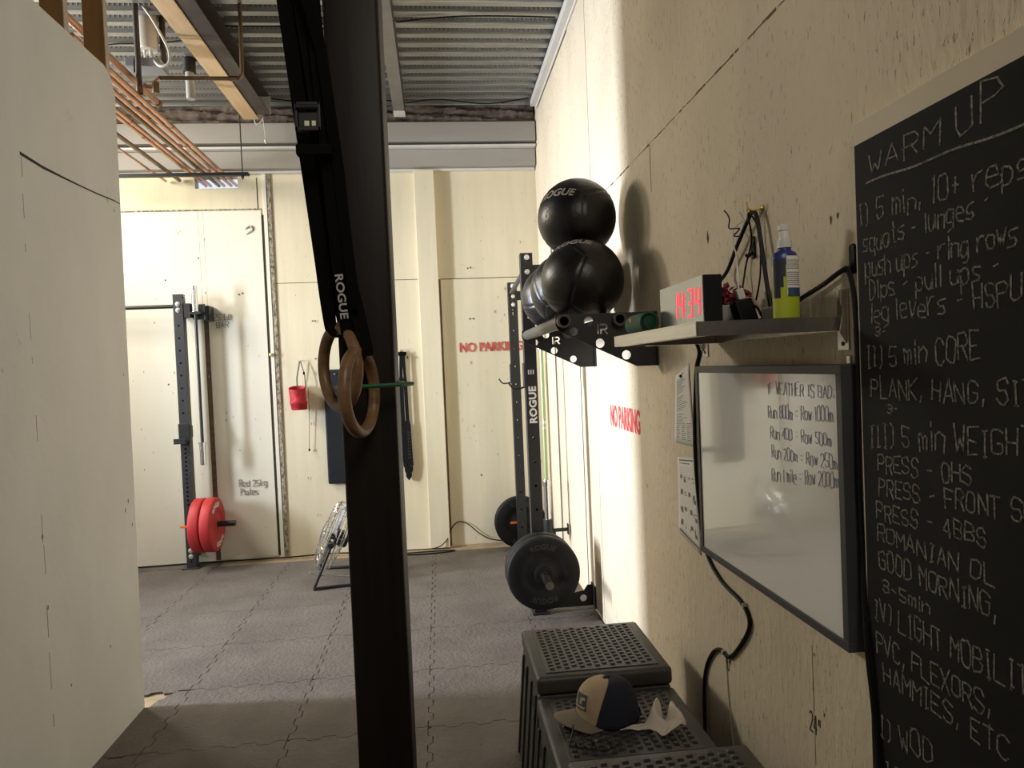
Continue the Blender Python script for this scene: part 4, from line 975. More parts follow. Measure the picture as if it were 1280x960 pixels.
# clock
ck = thing('digital_clock', 'black box clock with mirrored face showing 14:34 in red', 'clock', (.715, 1.96, 1.6645))
CX0, CX1, CY0, CY1, CZ0, CZ1 = .690, .742, 1.785, 2.140, 1.666, 1.797
MB().box(CX0 + .003, CX1, CY0, CY1, CZ0, CZ1).build('case', M_CLOCK, ck, bevel=.001)
MB().box(CX0, CX0 + .0028, CY0 + .001, CY1 - .001, CZ0 + .001, CZ1 - .001).build('face', M_MIRROR, ck)
SEG = {'1': 'bc', '4': 'fgbc', '3': 'abgcd'}
mb = MB()
def segs(ch, y0, z0, w, h):
    tk = .0075; a = 0.10
    def q(pts): mb.prism(pts, lambda u, v, d: (CX0 - d, y0 - (u + a*(v - 0)), z0 + v), .0002, .0012)
    H = h / 2; g_ = .0015
    for s in SEG[ch]:
        if s == 'a': q([(g_, h), (w - g_, h), (w - tk, h - tk), (tk, h - tk)])
        if s == 'g': q([(tk*.5, H), (tk, H + tk/2), (w - tk, H + tk/2), (w - tk*.5, H), (w - tk, H - tk/2), (tk, H - tk/2)])
        if s == 'd': q([(g_, 0), (w - g_, 0), (w - tk, tk), (tk, tk)])
        if s == 'b': q([(w, h - g_), (w, H + g_), (w - tk, H + tk*.6), (w - tk, h - tk)])
        if s == 'c': q([(w, g_), (w, H - g_), (w - tk, H - tk*.6), (w - tk, tk)])
        if s == 'f': q([(0, h - g_), (0, H + g_), (tk, H + tk*.6), (tk, h - tk)])
for ch, yy in (('1', 2.022), ('4', 1.972), ('3', 1.902), ('4', 1.846)): segs(ch, yy, 1.692, .038, .078)
for z in (1.715, 1.748): mb.prism(circle(0, 0, .0045, 10), lambda u, v, d, z=z: (CX0 - d, 1.921 - u, z + v), .0002, .0012)
mb.build('led_digits', M_LED, ck)

# speaker
sp = thing('bluetooth_speaker', 'small green cylinder speaker lying at the far end of the shelf', 'speaker', (.655, 2.22, 1.665))
sa = Vector((.10, -1, .02)).normalized(); s0 = Vector((.655, 2.27, 1.6985)) - sa*0.04
MB().lathe([(0, .026), (.006, .0325), (.02, .0335), (.118, .0335), (.13, .0325)], s0, sa, 28).build('mesh_body', M_SPKG, sp, smooth=True)
MB().lathe([(0, .0325), (.006, .0328), (.010, .029), (.006, .0235), (.004, .0215), (.007, .0205), (.008, .002)], s0 + sa*.1305, sa, 28).build('end_cap', M_SPKD, sp, smooth=True)
MB().obox(s0 + sa*.07 + Vector((.030, 0, -.029)), (.016, .11, .008), Matrix.Identity(3)).build('foot', M_SPKD, sp, bevel=.002)
MB().obox(s0 + sa*.055 + Vector((-.031, 0, .013)), (.003, .018, .012), Matrix.Identity(3)).build('badge', M_ORANGE, sp)

# flower pot, charger, adapter box, bottle
fp = thing('flower_pot', 'small white pot full of crimson petals beside the clock', 'flower pot', (.85, 1.985, 1.665))
MB().lathe([(0, .038), (.003, .042), (.055, .050), (.062, .052), (.064, .048), (.05, .044)], (.848, 1.985, 1.6645), (0, 0, 1), 28).build('pot', M_WPLAST, fp, smooth=True)
rnd = random.Random(23); mb = MB()
for k in range(120):
    a = rnd.uniform(0, 2*pi); e = rnd.uniform(.1, 1.0); rr = rnd.uniform(.03, .066)
    p = Vector((.848 + cos(a)*rr*e**.5, 1.985 + sin(a)*rr*1.1*e**.5, 1.730 + rnd.uniform(-.008, .052)*(1.15 - e*.6)))
    s = rnd.uniform(.008, .014); mtx = Euler((rnd.uniform(0, 6), rnd.uniform(0, 6), rnd.uniform(0, 6))).to_matrix()
    pv = [(0, -s, 0), (s*.7, -s*.2, s*.25), (s*.5, s*.8, -s*.1), (0, s, s*.2), (-s*.5, s*.8, -s*.1), (-s*.7, -s*.2, s*.25), (0, 0, -s*.2)]
    mb.add([p + mtx @ Vector(q) for q in pv], [(0, 1, 6), (1, 2, 6), (2, 3, 6), (3, 4, 6), (4, 5, 6), (5, 0, 6)])
o = mb.build('petals', M_REDFL, fp); o['kind'] = 'stuff'
o.modifiers.new('th', 'SOLIDIFY').thickness = .0012
pa = thing('power_adapter', 'black power brick leaning in front of the crimson flower pot', 'adapter', (.83, 1.86, 1.665))
rtm = Euler((radians(-8), radians(-14), radians(6))).to_matrix()
MB().obox((.838, 1.872, 1.701), (.052, .040, .066), rtm).build('case', M_CLOCK, pa, bevel=.004)
MB().tube(smooth_path([(.852, 1.865, 1.72), (.865, 1.85, 1.712), (.872, 1.84, 1.69), (.885, 1.845, 1.68)], 6), .004, 8).build('lead', M_CABLE, pa, smooth=True)
MB().cyl((.870, 1.842, 1.672), (.893, 1.842, 1.682), .009, 12).build('plug', M_CLOCK, pa, smooth=True)
uc = thing('usb_plug', 'white charging plug standing on the black power brick, thin pale lead', 'plug', (.835, 1.872, 1.735))
MB().obox((.829, 1.873, 1.7505), (.022, .016, .030), rtm).build('plug_body', M_WPLAST, uc, bevel=.003)
MB().tube(smooth_path([(.826, 1.874, 1.765), (.828, 1.88, 1.80), (.835, 1.90, 1.84), (.86, 1.96, 1.875), (.885, 2.03, 1.905), (.90, 2.07, 1.94), (.915, 2.09, 1.972), (.925, 2.04, 1.985), (.93, 1.99, 1.975)], 6), .0022, 6).build('lead', M_WCABLE, uc, smooth=True)
bx = MB().box(.868, .922, 1.74, 1.83, 1.6645, 1.707).build('small_box', M_WPLAST, bevel=.003)
tag(bx, 'small off white box standing behind the spray bottle against the wall', 'box')
bo = thing('spray_bottle', 'lime green spray bottle with white pump cap on the shelf', 'bottle', (.832, 1.625, 1.665))
bcx, bcy = .833, 1.625
def oval(zs, n=32):
    vs = []; fs = []
    for z, a, b in zs:
        for k in range(n): t_ = 2*pi*k/n; vs.append((bcx + a*cos(t_), bcy + b*sin(t_), z))
    for i in range(len(zs) - 1):
        for k in range(n): q = i*n + k; w = i*n + (k+1) % n; fs.append((q, w, w + n, q + n))
    fs.append(tuple(range(n))[::-1]); fs.append(tuple((len(zs)-1)*n + k for k in range(n)))
    return MB().add(vs, fs)
oval([(1.6645, .029, .021), (1.668, .032, .0235), (1.785, .032, .0235), (1.792, .0318, .0234)]).build('lower_body', M_LIME, bo, smooth=True)
oval([(1.7925, .0318, .0234), (1.812, .0315, .023), (1.822, .027, .020), (1.828, .016, .015), (1.834, .0145, .0145)]).build('upper_body', M_BLUEB, bo, smooth=True)
# wrapped label on the side that faces the camera
def lab(a0, a1, z0, z1, off, n=12):
    vs = []; fs = []
    for k in range(n + 1):
        t_ = a0 + (a1 - a0)*k/n
        for z in (z0, z1): vs.append((bcx + (.032 + off)*cos(t_), bcy + (.0237 + off)*sin(t_), z))
    return vs, [(2*k, 2*k+2, 2*k+3, 2*k+1) for k in range(n)]
MB().add(*lab(radians(-104), radians(-8), 1.722, 1.813, .0006)).build('label', M_PAPER, bo, smooth=True)
mb = MB()
for k in range(13):
    if k in (5,): continue
    mb.add(*lab(radians(-103), radians(-30 - (k % 3)*4), 1.803 - k*.0048 - .0012, 1.803 - k*.0048 + .0006, .0011))
mb.build('label_text', mat('grey_small_print', (.28, .27, .26), .8), bo)
MB().add(*lab(radians(-101), radians(-20), 1.718, 1.738, .0011)).build('label_panel', mat('label_blue', (.04, .10, .16), .6, var=.5, vscale=(80, 80, 80)), bo)
MB().add(*lab(radians(-170), radians(-108), 1.765, 1.808, .0006)).add(*lab(radians(-170), radians(-118), 1.740, 1.765, .0006)).add(*lab(radians(-170), radians(-132), 1.715, 1.740, .0006)).build('navy_band', mat('label_navy', (.015, .018, .035), .5), bo)
oval([(1.8345, .0165, .0165), (1.852, .0165, .0165), (1.8525, .013, .013), (1.872, .012, .012), (1.874, .0105, .0105)]).build('pump_cap', M_WPLAST, bo, smooth=True)
MB().box(bcx - .013, bcx + .008, bcy - .008, bcy + .008, 1.8745, 1.890).build('pump_head', M_WPLAST, bo, bevel=.003)

# hooks and cables above the shelf
t = thing('brass_hook', 'brass hook in the wall above the shelf carrying looped black cables', 'hook', (.93, 1.955, 2.0))
MB().lathe([(0, .009), (.003, .009), (.006, .004)], (XR - .0005, 1.945, 2.0), (-1, 0, 0), 12).build('base', M_BRASS, t, smooth=True)
MB().tube(smooth_path([(XR - .004, 1.945, 2.0), (XR - .03, 1.950, 1.995), (XR - .042, 1.955, 2.005), (XR - .042, 1.958, 2.02)], 6), .003, 8).tube([(XR - .028, 1.97, 2.002), (XR - .028, 1.985, 2.012), (XR - .028, 1.99, 2.0), (XR - .028, 1.975, 1.992)], .0022, 8, closed=True).build('hook', M_BRASS, t, smooth=True)
wx = XR - .022
o = MB().tube(smooth_path([(.76, 2.11, 1.775), (.86, 2.16, 1.80), (wx, 2.17, 1.845), (wx, 2.08, 1.915), (wx, 2.0, 1.975), (wx, 1.965, 1.994), (wx, 1.942, 1.975), (wx, 1.92, 1.90), (wx, 1.895, 1.79), (wx, 1.87, 1.70), (.91, 1.855, 1.672)]), .0062, 8).build('clock_cable', M_CABLE, smooth=True)
tag(o, 'thick black cable hung over the brass hook above the shelf', 'cable')
o = MB().tube(smooth_path([(.90, 2.05, 1.71), (.915, 2.05, 1.78), (XR - .012, 2.045, 1.85), (XR - .012, 2.0, 1.92), (XR - .034, 1.968, 1.990), (XR - .012, 1.950, 1.94), (XR - .012, 1.946, 1.86), (XR - .012, 1.955, 1.80), (.915, 1.96, 1.74)]), .0028, 6).build('thin_cable', M_CABLE, smooth=True)
tag(o, 'thin black lead hanging from the brass hook behind the power brick', 'cable')
o = MB().tube(smooth_path([(XR - .035, 2.135, 2.035), (XR - .034, 2.115, 2.02), (XR - .034, 2.10, 2.0), (XR - .034, 2.105, 1.975), (XR - .034, 2.06, 1.965), (XR - .034, 2.03, 1.958), (XR - .034, 2.07, 1.945), (XR - .034, 2.02, 1.935)], 6), .0022, 6).build('wire_tie', M_CABLE, smooth=True)
tag(o, 'thin twisted wire tie sticking up from the cables on the brass hook', 'wire')
def adhesive_hook(y, z, lab):
    t = thing('adhesive_hook', lab, 'hook', (XR, y, z), 'black adhesive hooks')
    MB().prism([(y - .011, z - .032), (y + .011, z - .032), (y + .011, z + .028), (y + .007, z + .034), (y - .007, z + .034), (y - .011, z + .028)], lambda u, v, d: (XR - d, u, v), .0004, .006).build('back', M_CLOCK, t, bevel=.002)
    MB().tube(smooth_path([(XR - .005, y, z - .012), (XR - .02, y, z - .026), (XR - .026, y, z - .018)], 5), .0042, 8).build('prong', M_CLOCK, t, smooth=True)
adhesive_hook(2.01, 1.898, 'black adhesive hook on the wall behind the cables above the shelf')
adhesive_hook(1.512, 1.788, 'black adhesive hook beside the top left of the chalkboard')
wx = XR - .017
o = MB().tube(smooth_path([(.91, 1.75, 1.69), (wx - .005, 1.735, 1.713), (wx, 1.62, 1.742), (wx, 1.535, 1.765), (wx, 1.510, 1.764), (wx, 1.492, 1.72), (wx + .002, 1.488, 1.65), (wx + .002, 1.486, 1.473), (wx + .002, 1.494, 1.30), (wx + .002, 1.489, 1.132), (wx - .009, 1.466, 0.941), (wx - .008, 1.450, 0.805), (wx - .008, 1.436, 0.672), (wx - .008, 1.43, .45)]), .0058, 8).build('board_cable', M_CABLE, smooth=True)
tag(o, 'black cable running from the shelf down along the chalkboard edge', 'cable')
wx = XR - .0075
o = MB().tube(smooth_path([(wx - .02, 2.44, 1.64), (wx, 2.462, 1.60), (wx, 2.505, 1.517), (wx, 2.54, 1.25), (wx, 2.515, 1.02), (wx, 2.46, .882), (wx, 2.335, .818), (wx, 2.176, .796), (wx, 2.115, .756), (wx, 2.143, .697), (wx, 2.24, .602), (wx, 2.30, .568), (wx, 2.36, .567), (wx, 2.43, .53), (wx, 2.50, .45), (wx, 2.53, .365), (wx, 2.54, .226), (wx, 2.54, .02)]), .0068, 8).build('wall_cable', M_CABLE, smooth=True)
tag(o, 'black cable stapled to the wall, snaking down from the whiteboard to the boxes', 'cable')
for (y, z, nm) in ((2.145, .792, 'white cable clip at the bend right of the boxes, upper one'), (2.33, .570, 'white cable clip where the wall cable turns down')):
    o = MB().box(XR - .017, XR - .0005, y - .0025, y + .0025, z - .008, z + .009).build('cable_clip', M_WCABLE, bevel=.001); tag(o, nm, 'clip')
o = MB().tube(smooth_path([(XR - .003, 2.325, .56), (XR - .003, 2.318, .45), (XR - .003, 2.30, .32), (XR - .003, 2.28, .2), (XR - .003, 2.27, .02)]), .0022, 6).build('beige_string', mat('beige_cord', (.45, .40, .31), .6), smooth=True)
tag(o, 'thin beige cord running down the wall under the cable bend', 'cord')

# ------------------------------------------------------------------ papers on the wall
def paper(name, label, quad, rows, kind):
    t = thing(name, label, 'paper', (XR, quad[0][0], quad[0][1]))
    def at(u, v, d):
        (a, b), (c, e), (f_, g_), (h_, i_) = quad     # top-left, top-right, bottom-right, bottom-left as (y, z)
        y = (a*(1-u) + c*u)*(1-v) + (h_*(1-u) + f_*u)*v; z = (b*(1-u) + e*u)*(1-v) + (i_*(1-u) + g_*u)*v
        return (XR - .0016 - d - .004*u*(1 - v)*sin(v*9)**2, y, z)
    vs = []; fs = []; n = 8
    for k in range(n + 1):
        for i in range(n + 1): vs.append(at(i/n, k/n, 0))
    for k in range(n):
        for i in range(n): q = k*(n+1) + i; fs.append((q, q+1, q+n+2, q+n+1))
    o = MB().add(vs, fs).build('sheet', M_PAPER, t, smooth=True); o.modifiers.new('th', 'SOLIDIFY').thickness = .0004
    mb = MB(); rnd = random.Random(len(label))
    def bar(u0, u1, v0, v1):
        mb.add([at(u0, v0, .001), at(u1, v0, .001), at(u1, v1, .001), at(u0, v1, .001)], [(0, 1, 2, 3)])
    if kind == 'text':
        v = .05; bar(.35, .65, v, v + .012); v = .10
        for k in range(30):
            if k in (8, 16): v += .035
            if k > 20:
                for c in range(3): bar(.10 + c*.29, .10 + c*.29 + rnd.uniform(.16, .25), v, v + .008)
            else: bar(.12, rnd.uniform(.35, .85), v, v + .007)
            v += .026
            if v > .93: break
    else:
        bar(.1, .9, .03, .045); bar(.1, .7, .07, .08)
        for r_ in range(4):
            mb.build('print', mat('grey_print_ink', (.17, .17, .17), .8), t); mb = MB()
            for c in range(4):
                u = .12 + c*.22; v = .20 + r_*.19
                for _ in range(3):
                    a = rnd.uniform(0, .12); b_ = rnd.uniform(0, .07); bar(u + a*.5, u + a*.5 + rnd.choice((.025, .10)), v + b_, v + b_ + rnd.choice((.010, .045)))
        bar(.05, .95, .93, .955)
    mb.build('print', mat('grey_print_ink', (.17, .17, .17), .8), t)
    return t
paper('paper_sheet', 'upper printed sheet pinned to the wall left of the whiteboard', [(2.745, 1.515), (2.590, 1.563), (2.560, 1.250), (2.785, 1.246)], 20, 'text')
paper('exercise_chart', 'lower sheet of small exercise drawings pinned left of the whiteboard', [(2.755, 1.190), (2.560, 1.212), (2.530, .850), (2.772, .885)], 6, 'pict')
o = MB().lathe([(0, .005), (.004, .006), (.008, .003)], (XR - .0035, 2.67, 1.515), (-1, 0, 0), 10).build('push_pin', M_CLOCK, smooth=True); tag(o, 'black push pin at the top of the upper printed sheet', 'pin')

# ------------------------------------------------------------------ whiteboard
wb = thing('whiteboard', 'framed glossy whiteboard with blue marker notes on the right wall', 'whiteboard', (XR, 2.0, .9))
WX, WY0, WY1, WZ0, WZ1 = .894, 1.506, 2.416, .900, 1.553
MB().box(WX + .004, XR - .002, WY0 + .01, WY1 - .01, WZ0 + .01, WZ1 - .01).build('panel', M_WB, wb)
fw = .022
for (y0, y1, z0, z1) in ((WY0, WY1, WZ1 - fw, WZ1), (WY0, WY1, WZ0, WZ0 + fw), (WY0, WY0 + fw, WZ0 + fw, WZ1 - fw), (WY1 - fw, WY1, WZ0 + fw, WZ1 - fw)):
    MB().box(WX, XR - .001, y0, y1, z0, z1).build('frame_rail', M_WBF, wb, bevel=.0012)
rnd = random.Random(31)
fnW = lambda u, v, d: (WX + .0038 - d, -u, v)
for (s, y0, y1, z, h, rise) in (('IF WEATHER IS BAD:', 1.872, 1.535, 1.476, .030, .0), ('Run 800m = Row 1000m', 1.872, 1.545, 1.408, .034, .04),
                                ('Run 400 = Row 500m', 1.862, 1.555, 1.354, .030, .03), ('Run 200m = Row 250m', 1.858, 1.533, 1.300, .032, .04), ('Run 1 mile = Row 2000m', 1.862, 1.533, 1.238, .034, .10)):
    handwriting(MB(), s, fnW, -y0, -y1, z, h, .0008, jit=.06, rise=rise, rnd=rnd).build('marker_line', M_MARK, wb)
MB().box(XR - .006, XR - .0005, 1.53, 1.545, 1.5535, 1.572).build('hanger', M_STEEL, wb, bevel=.001)

# ------------------------------------------------------------------ chalkboard
cb = thing('chalkboard', 'large chalkboard with the chalked WARM UP programme on the right wall', 'chalkboard', (XR, .8, 0))
MB().box(XR - .016, XR - .001, -.30, 1.478, .30, 2.075).build('backing_board', M_TRIMP, cb, bevel=.002)
MB().box(XR - .0185, XR - .0163, -.25, 1.469, .35, 2.026).build('slate', M_BOARD, cb)
rnd = random.Random(77)
fnC = lambda u, v, d: (XR - .0187 - d, -u, v)
LINES = [('WARM', 1.418, 1.195, 1.950, .044, .02), ('UP', 1.168, 1.050, 1.950, .060, .06), ('I) 5 min, 10+ reps', 1.460, 1.005, 1.852, .048, -.03), ('squats - lunges -', 1.447, 1.085, 1.792, .040, .03),
         ('push ups - ring rows', 1.440, 1.035, 1.738, .042, .01), ('Dips - pull ups -', 1.428, 1.070, 1.690, .040, .01), ('leg levers - HSPU', 1.428, 1.028, 1.640, .044, .02),
         ('3-', 1.412, 1.370, 1.612, .020, 0), ('II) 5 min CORE', 1.446, 1.118, 1.542, .048, .06), ('PLANK, HANG, SIT', 1.432, 1.005, 1.484, .042, .0),
         ('3-', 1.380, 1.340, 1.452, .020, 0), ('III) 5 min WEIGHT', 1.444, 1.010, 1.376, .050, .06), ('PRESS - OHS', 1.416, 1.145, 1.326, .036, .05), ('PRESS - FRONT SQ', 1.416, 1.010, 1.274, .038, .06),
         ('PRESS - 4BBS', 1.426, 1.115, 1.222, .036, .05), ('ROMANIAN DL', 1.426, 1.095, 1.175, .036, .0), ('GOOD MORNING,', 1.422, 1.095, 1.117, .040, .0), ('3-5min', 1.413, 1.260, 1.068, .030, .0),
         ('IV) LIGHT MOBILITY', 1.446, 1.005, 0.998, .046, .04), ('PVC, FLEXORS,', 1.440, 1.115, .928, .044, .04), ('HAMMIES, ETC', 1.420, 1.075, .872, .040, .04), ('I) WOD', 1.440, 1.265, .745, .050, .20),
         ('1', 1.425, 1.40, .665, .035, 0), ('PULL UPS', 1.39, 1.16, .66, .04, 0)]
mb = MB()
for (s, y0, y1, z, h, rise) in LINES:
    handwriting(mb, s, fnC, -y0, -y1, z, h * .94, .0016, jit=.075, rise=rise, rnd=rnd)
for (a, b) in (((1.430, 1.936), (1.012, 1.921)),):
    n = 16
    for k in range(n):
        y0 = a[0] + (b[0] - a[0])*k/n; y1 = a[0] + (b[0] - a[0])*(k+1)/n; z0 = a[1] + (b[1]-a[1])*k/n + .002*sin(k*.8); z1 = a[1] + (b[1]-a[1])*(k+1)/n + .002*sin(k*.8 + .8)
        mb.prism([(-y0, z0 - .0022), (-y1, z1 - .0022), (-y1, z1 + .0022), (-y0, z0 + .0022)], fnC, .0003, .001)
mb.build('chalk_writing', M_CHALK, cb)

# ------------------------------------------------------------------ plastic step boxes along the wall
def step_box(label, x0, x1, y0, y1, h, ov=.014):
    t = thing('step_box', label, 'box', ((x0+x1)/2, (y0+y1)/2, 0), 'black plastic step boxes along the wall')
    # tapered body with an arched side opening
    sp_ = .045
    def body(u, v, z): k = (1 - z/h) * sp_; return (x0 + .012 - k + (x1 - x0 - .024 + 2*k)*u, y0 + .012 + (y1 - y0 - .024)*v, z)
    mb = MB(); zs_ = [.0005, h - .07]
    vs = [body(u, v, z) for z in zs_ for u, v in ((0, 0), (1, 0), (1, 1), (0, 1))]
    mb.add(vs, [(0, 3, 2, 1), (4, 5, 6, 7), (0, 1, 5, 4), (1, 2, 6, 5), (2, 3, 7, 6), (3, 0, 4, 7)])
    mb.build('body', M_BOX, t, bevel=.008)
    # raised ribs and hand holes on the left side
    mbr = MB()
    for v in (.10, .36, .64, .90):
        a = body(0, v - .02, .02); b = body(0, v + .02, .02); c = body(0, v + .02, h - .085); d = body(0, v - .02, h - .085)
        mbr.add([a, b, c, d, (a[0]-.008, a[1], a[2]), (b[0]-.008, b[1], b[2]), (c[0]-.008, c[1], c[2]), (d[0]-.008, d[1], d[2])], [(4,5,6,7), (0,1,5,4), (1,2,6,5), (2,3,7,6), (3,0,4,7)])
    mbr.build('side_rib', M_BOX, t, bevel=.002)
    for v in (.23, .77):
        p = [body(0, v + dv, zz) for dv, zz in ((-.07, h - .16), (.07, h - .16), (.055, h - .12), (-.055, h - .12))]
        MB().add([(q[0] - .0015, q[1], q[2]) for q in p], [(0, 1, 2, 3)]).build('hand_hole', M_BOXD, t)
    # lid with rolled rim
    MB().box(x0, x1, y0, y1, h - .068, h - .004).build('lid', M_BOX, t, bevel=.016, seg=4, smooth=True)
    MB().box(x0 + .04, x1 - .04, y0 + .035, y1 - .035, h - .0045, h - .0005).build('top_panel', M_BOX, t, bevel=.002)
    # basket-weave: low pads with dark slots between
    W_ = x1 - x0 - .10; D_ = y1 - y0 - .09; nx_ = 14; ny_ = 13
    mbp = MB(); mbs = MB()
    for i in range(nx_):
        for j in range(ny_):
            cx_ = x0 + .05 + W_*(i + .5)/nx_; cy_ = y0 + .045 + D_*(j + .5 + (.22 if i % 2 else -.22))/ny_
            a, b = W_/nx_*.30, D_/ny_*.20
            mbs.add([(cx_ - a, cy_ - b, h - .0002), (cx_ + a, cy_ - b, h - .0002), (cx_ + a, cy_ + b, h - .0002), (cx_ - a, cy_ + b, h - .0002)], [(0, 1, 2, 3)])
            mbp.add([(cx_ - a*1.15, cy_ + b*1.1, h - .0004), (cx_ + a*1.15, cy_ + b*1.1, h - .0004), (cx_ + a*1.15, cy_ + b*3.5, h - .0004), (cx_ - a*1.15, cy_ + b*3.5, h - .0004),
                     (cx_ - a*.9, cy_ + b*1.3, h + .0030), (cx_ + a*.9, cy_ + b*1.3, h + .0030), (cx_ + a*.9, cy_ + b*3.2, h + .0030), (cx_ - a*.9, cy_ + b*3.2, h + .0022)],
                    [(4,5,6,7), (0,1,5,4), (1,2,6,5), (2,3,7,6), (3,0,4,7)])
    mbp.build('grip_pads', M_BOX, t); mbs.build('grip_slots', M_BOXD, t)
    return t
step_box('black plastic step box farthest from the camera, nothing on top', .290, .775, 2.415, 2.885, .50)
step_box('lower black plastic step box in the middle with cap and tissue on it', .285, .772, 1.955, 2.405, .44)
step_box('black plastic step box nearest the camera, cut by the photo bottom', .300, .815, 1.45, 1.900, .50)

# ------------------------------------------------------------------ cap, glasses, tissue
ZB = .4425
cp = thing('trucker_cap', 'tan and navy trucker cap lying on the middle step box', 'cap', (.48, 2.2, ZB))
cc = Vector((.494, 2.208, ZB)); yaw = radians(6)
fx = Vector((-cos(yaw), -sin(yaw), 0)); sx_ = Vector((sin(yaw), -cos(yaw), 0))   # fx: brim direction, sx_: towards the camera
def crown(th, ph):
    """th: 0 at the brim direction, ph: 0 rim .. pi/2 top"""
    r = cos(ph)**.62 * 1.0; zz = sin(ph)
    a = .104 if cos(th) > 0 else .098
    lift = .010 * max(0, cos(th)) * sin(2*ph)
    return cc + fx*(cos(th)*r*a + .012*zz*0 + lift) + sx_*(sin(th)*r*.082) + Vector((0, 0, .004 + zz*.128 + .012*max(0, cos(th))*sin(ph)*cos(ph)))
def bnd(ph): return radians(48 + 34 * (ph / (pi/2))**.8)           # slanted seam between front panel and mesh
def crown_part(fa0, fa1, p0, p1, n=26, k=18):
    vs = []; fs = []
    for j in range(k + 1):
        ph = p0 + (p1 - p0)*j/k; a0, a1 = fa0(ph), fa1(ph)
        for i in range(n + 1): vs.append(crown(a0 + (a1 - a0)*i/n, ph))
    for j in range(k):
        for i in range(n): q = j*(n+1) + i; fs.append((q, q+1, q+n+2, q+n+1))
    return MB().add(vs, fs)
K = lambda a: (lambda ph: radians(a))
for nm, f0, f1, p0, m_ in (('front_panel', lambda ph: -bnd(ph), bnd, 0, M_TAN), ('mesh_panel', bnd, K(171), 0, M_NAVY), ('mesh_panel', K(189), lambda ph: 2*pi - bnd(ph), 0, M_NAVY), ('mesh_panel', K(171), K(189), radians(38), M_NAVY)):
    o = crown_part(f0, f1, p0, radians(89)).build(nm, m_, cp, smooth=True); o.modifiers.new('th', 'SOLIDIFY').thickness = .0022
mb = MB(); mb.ribbon([crown(radians(a), radians(5)) + (crown(radians(a), radians(5)) - cc).normalized()*.003 for a in range(160, 201, 4)], .016, (0, 0, 1), .002)
mb.build('snap_strap', M_STRAP, cp)
MB().lathe([(0, .007), (.003, .007), (.005, .003)], crown(0, radians(89)), (0, 0, 1), 12).build('button', M_NAVY, cp, smooth=True)
# brim: curved bill
vs = []; fs = []; n = 20; k = 8
for j in range(k + 1):
    s = j/k
    for i in range(n + 1):
        th = radians(-66 + 132*i/n); w = sin(th)/sin(radians(66))
        base = crown(th, 0); ext = .078 * (1 - .42*w*w) * s
        z = ZB + .004 + (.030*(1 - w*w)) * (1 - .15*s)
        p = cc + fx*((base - cc).dot(fx) + ext) + sx_*((base - cc).dot(sx_)*(1 + .12*s))
        vs.append((p.x, p.y, max(z, ZB + .0015)))
for j in range(k):
    for i in range(n): q = j*(n+1) + i; fs.append((q, q+1, q+n+2, q+n+1))
o = MB().add(vs, fs).build('brim', M_BRIM, cp, smooth=True); o.modifiers.new('th', 'SOLIDIFY').thickness = .003
# patch on the front panel with a plain tan mark
def on_crown(u, v, off):
    th = radians(14) + u; ph = radians(32) + v; p = crown(th, ph); e = 1e-3
    nn = (crown(th + e, ph) - p).cross(crown(th, ph + e) - p).normalized()
    if nn.dot(p - cc) < 0: nn = -nn
    return p + nn*off
def patch(u0, u1, v0, v1, off, n=8):
    vs = [on_crown(u0 + (u1-u0)*i/n, v0 + (v1-v0)*j/n, off) for j in range(n+1) for i in range(n+1)]
    return vs, [(j*(n+1)+i, j*(n+1)+i+1, (j+1)*(n+1)+i+1, (j+1)*(n+1)+i) for j in range(n) for i in range(n)]
MB().add(*patch(-.26, .34, -.19, .22, .0022)).build('patch', M_NAVYP, cp, smooth=True)
MB().add(*patch(-.20, .28, -.15, -.09, .0030)).add(*patch(-.20, -.10, -.15, .05, .0030)).add(*patch(.02, .12, -.05, .12, .0030)).add(*patch(.12, .26, .06, .13, .0030)).build('patch_mark', M_TAN, cp, smooth=True)

gl = thing('eyeglasses', 'thin black eyeglasses lying in front of the trucker cap', 'eyeglasses', (.39, 2.05, ZB))
g0 = Vector((.334, 2.050, ZB + .004)); g1 = Vector((.444, 2.012, ZB + .004)); gd = (g1 - g0).normalized(); gz = Vector((0, 0, 1))
mb = MB()
for s in (0.02, .075):
    a = g0 + gd*s; rim = [a + gd*(.052*(.5 + .5*cos(t_))) + Vector((.006*sin(t_)*0, 0, .016 + .016*sin(t_)*1.0)) for t_ in [2*pi*q/24 for q in range(24)]]
    mb.tube(rim, .0016, 6, closed=True)
mb.tube([g0 + gd*.072 + gz*.022, g0 + gd*.0735 + gz*.025, g0 + gd*.075 + gz*.022], .0013, 6)
mb.tube([g0 + gz*.004, g0 + gd*.06 + gz*.0005, g1 + gz*.002], .0030, 8)
mb.build('frame', M_GLASSB, gl, smooth=True)
MB().tube(smooth_path([g0 + gz*.006, (.346, 2.09, ZB + .006), (.356, 2.11, ZB + .016), (.362, 2.122, ZB + .034)], 5), .0028, 8).build('temple', M_GLASSB, gl, smooth=True)
MB().tube(smooth_path([g1 + gz*.004, (.466, 2.03, ZB + .005), (.490, 2.062, ZB + .003)], 5), .0026, 8).build('temple', M_GLASSB, gl, smooth=True)
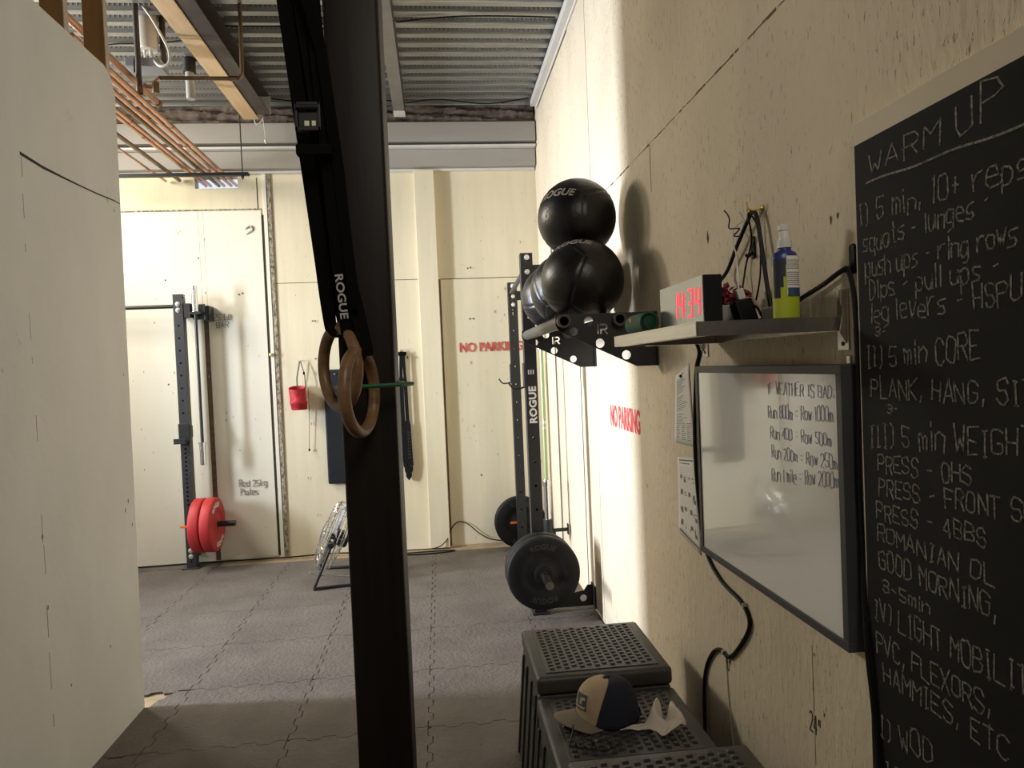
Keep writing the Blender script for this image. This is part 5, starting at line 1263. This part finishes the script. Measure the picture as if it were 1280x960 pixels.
m_l = mat('clear_lens', (.9, .92, .92), .03); m_l.node_tree.nodes['Principled BSDF'].inputs['Transmission Weight'].default_value = 1.0
for s in (0.02, .075):
    a = g0 + gd*s; rim = [a + gd*(.026 + .0245*cos(t_)) + gz*(.016 + .0145*sin(t_)) for t_ in [2*pi*q/24 for q in range(24)]]
    off_ = gd.cross(gz) * .0006
    MB().add([p - off_ for p in rim] + [p + off_ for p in rim], [tuple(range(24))[::-1], tuple(range(24, 48))] + [(q, (q+1) % 24, 24 + (q+1) % 24, 24 + q) for q in range(24)]).build('lens', m_l, gl)

def tissue_fn(u, v):
    # u along the sheet (left wing to right), v across; folded ridges with two standing peaks
    x = .515 + .185*u; y = 2.145 - .05*v - .055*u*v + .02*u*(1 - v)
    w = .010 + .035*u
    pk = .060*math.exp(-((u - .60)/.10)**2 - ((v - .05)/.40)**2) + .050*math.exp(-((u - .93)/.07)**2 - ((v - .15)/.45)**2)
    rid = .016*abs(sin(7.5*u + 2.2*v))*min(1, 2.2*u) + .020*math.exp(-((u - .72)/.16)**2 - ((v - .6)/.25)**2)
    return Vector((x + .010*sin(9*v + 3*u), y + .012*sin(8*u)*v, ZB + .0015 + (pk + rid)*(1 - .75*max(0, v - .55)/.45)))
n = 34; vs = []; fs = []
for a in range(n + 1):
    for b in range(n + 1):
        u, v = a/n, b/n
        top = .42 - .42*min(u/.52, 1); 
        if .68 < u < .88: top = .25*(1 - abs(u - .78)/.10)
        bot = .52 + .62*u if u < .64 else .92 - .75*(u - .64)
        vv = top + (bot - top)*v
        vs.append(tissue_fn(u, vv))
for a in range(n):
    for b in range(n): q = a*(n+1) + b; fs.append((q, q+1, q+n+2, q+n+1))
o = MB().add(vs, fs).build('crumpled_tissue', M_TISSUE, smooth=True, angle=28)
tx = bpy.data.textures.new('crumple', 'CLOUDS'); tx.noise_scale = .018
md = o.modifiers.new('crumple', 'DISPLACE'); md.texture = tx; md.strength = .007; md.mid_level = .3; md.direction = 'Z'
o.modifiers.new('th', 'SOLIDIFY').thickness = .0005
tag(o, 'crumpled white paper tissue beside the cap on the middle step box', 'tissue')
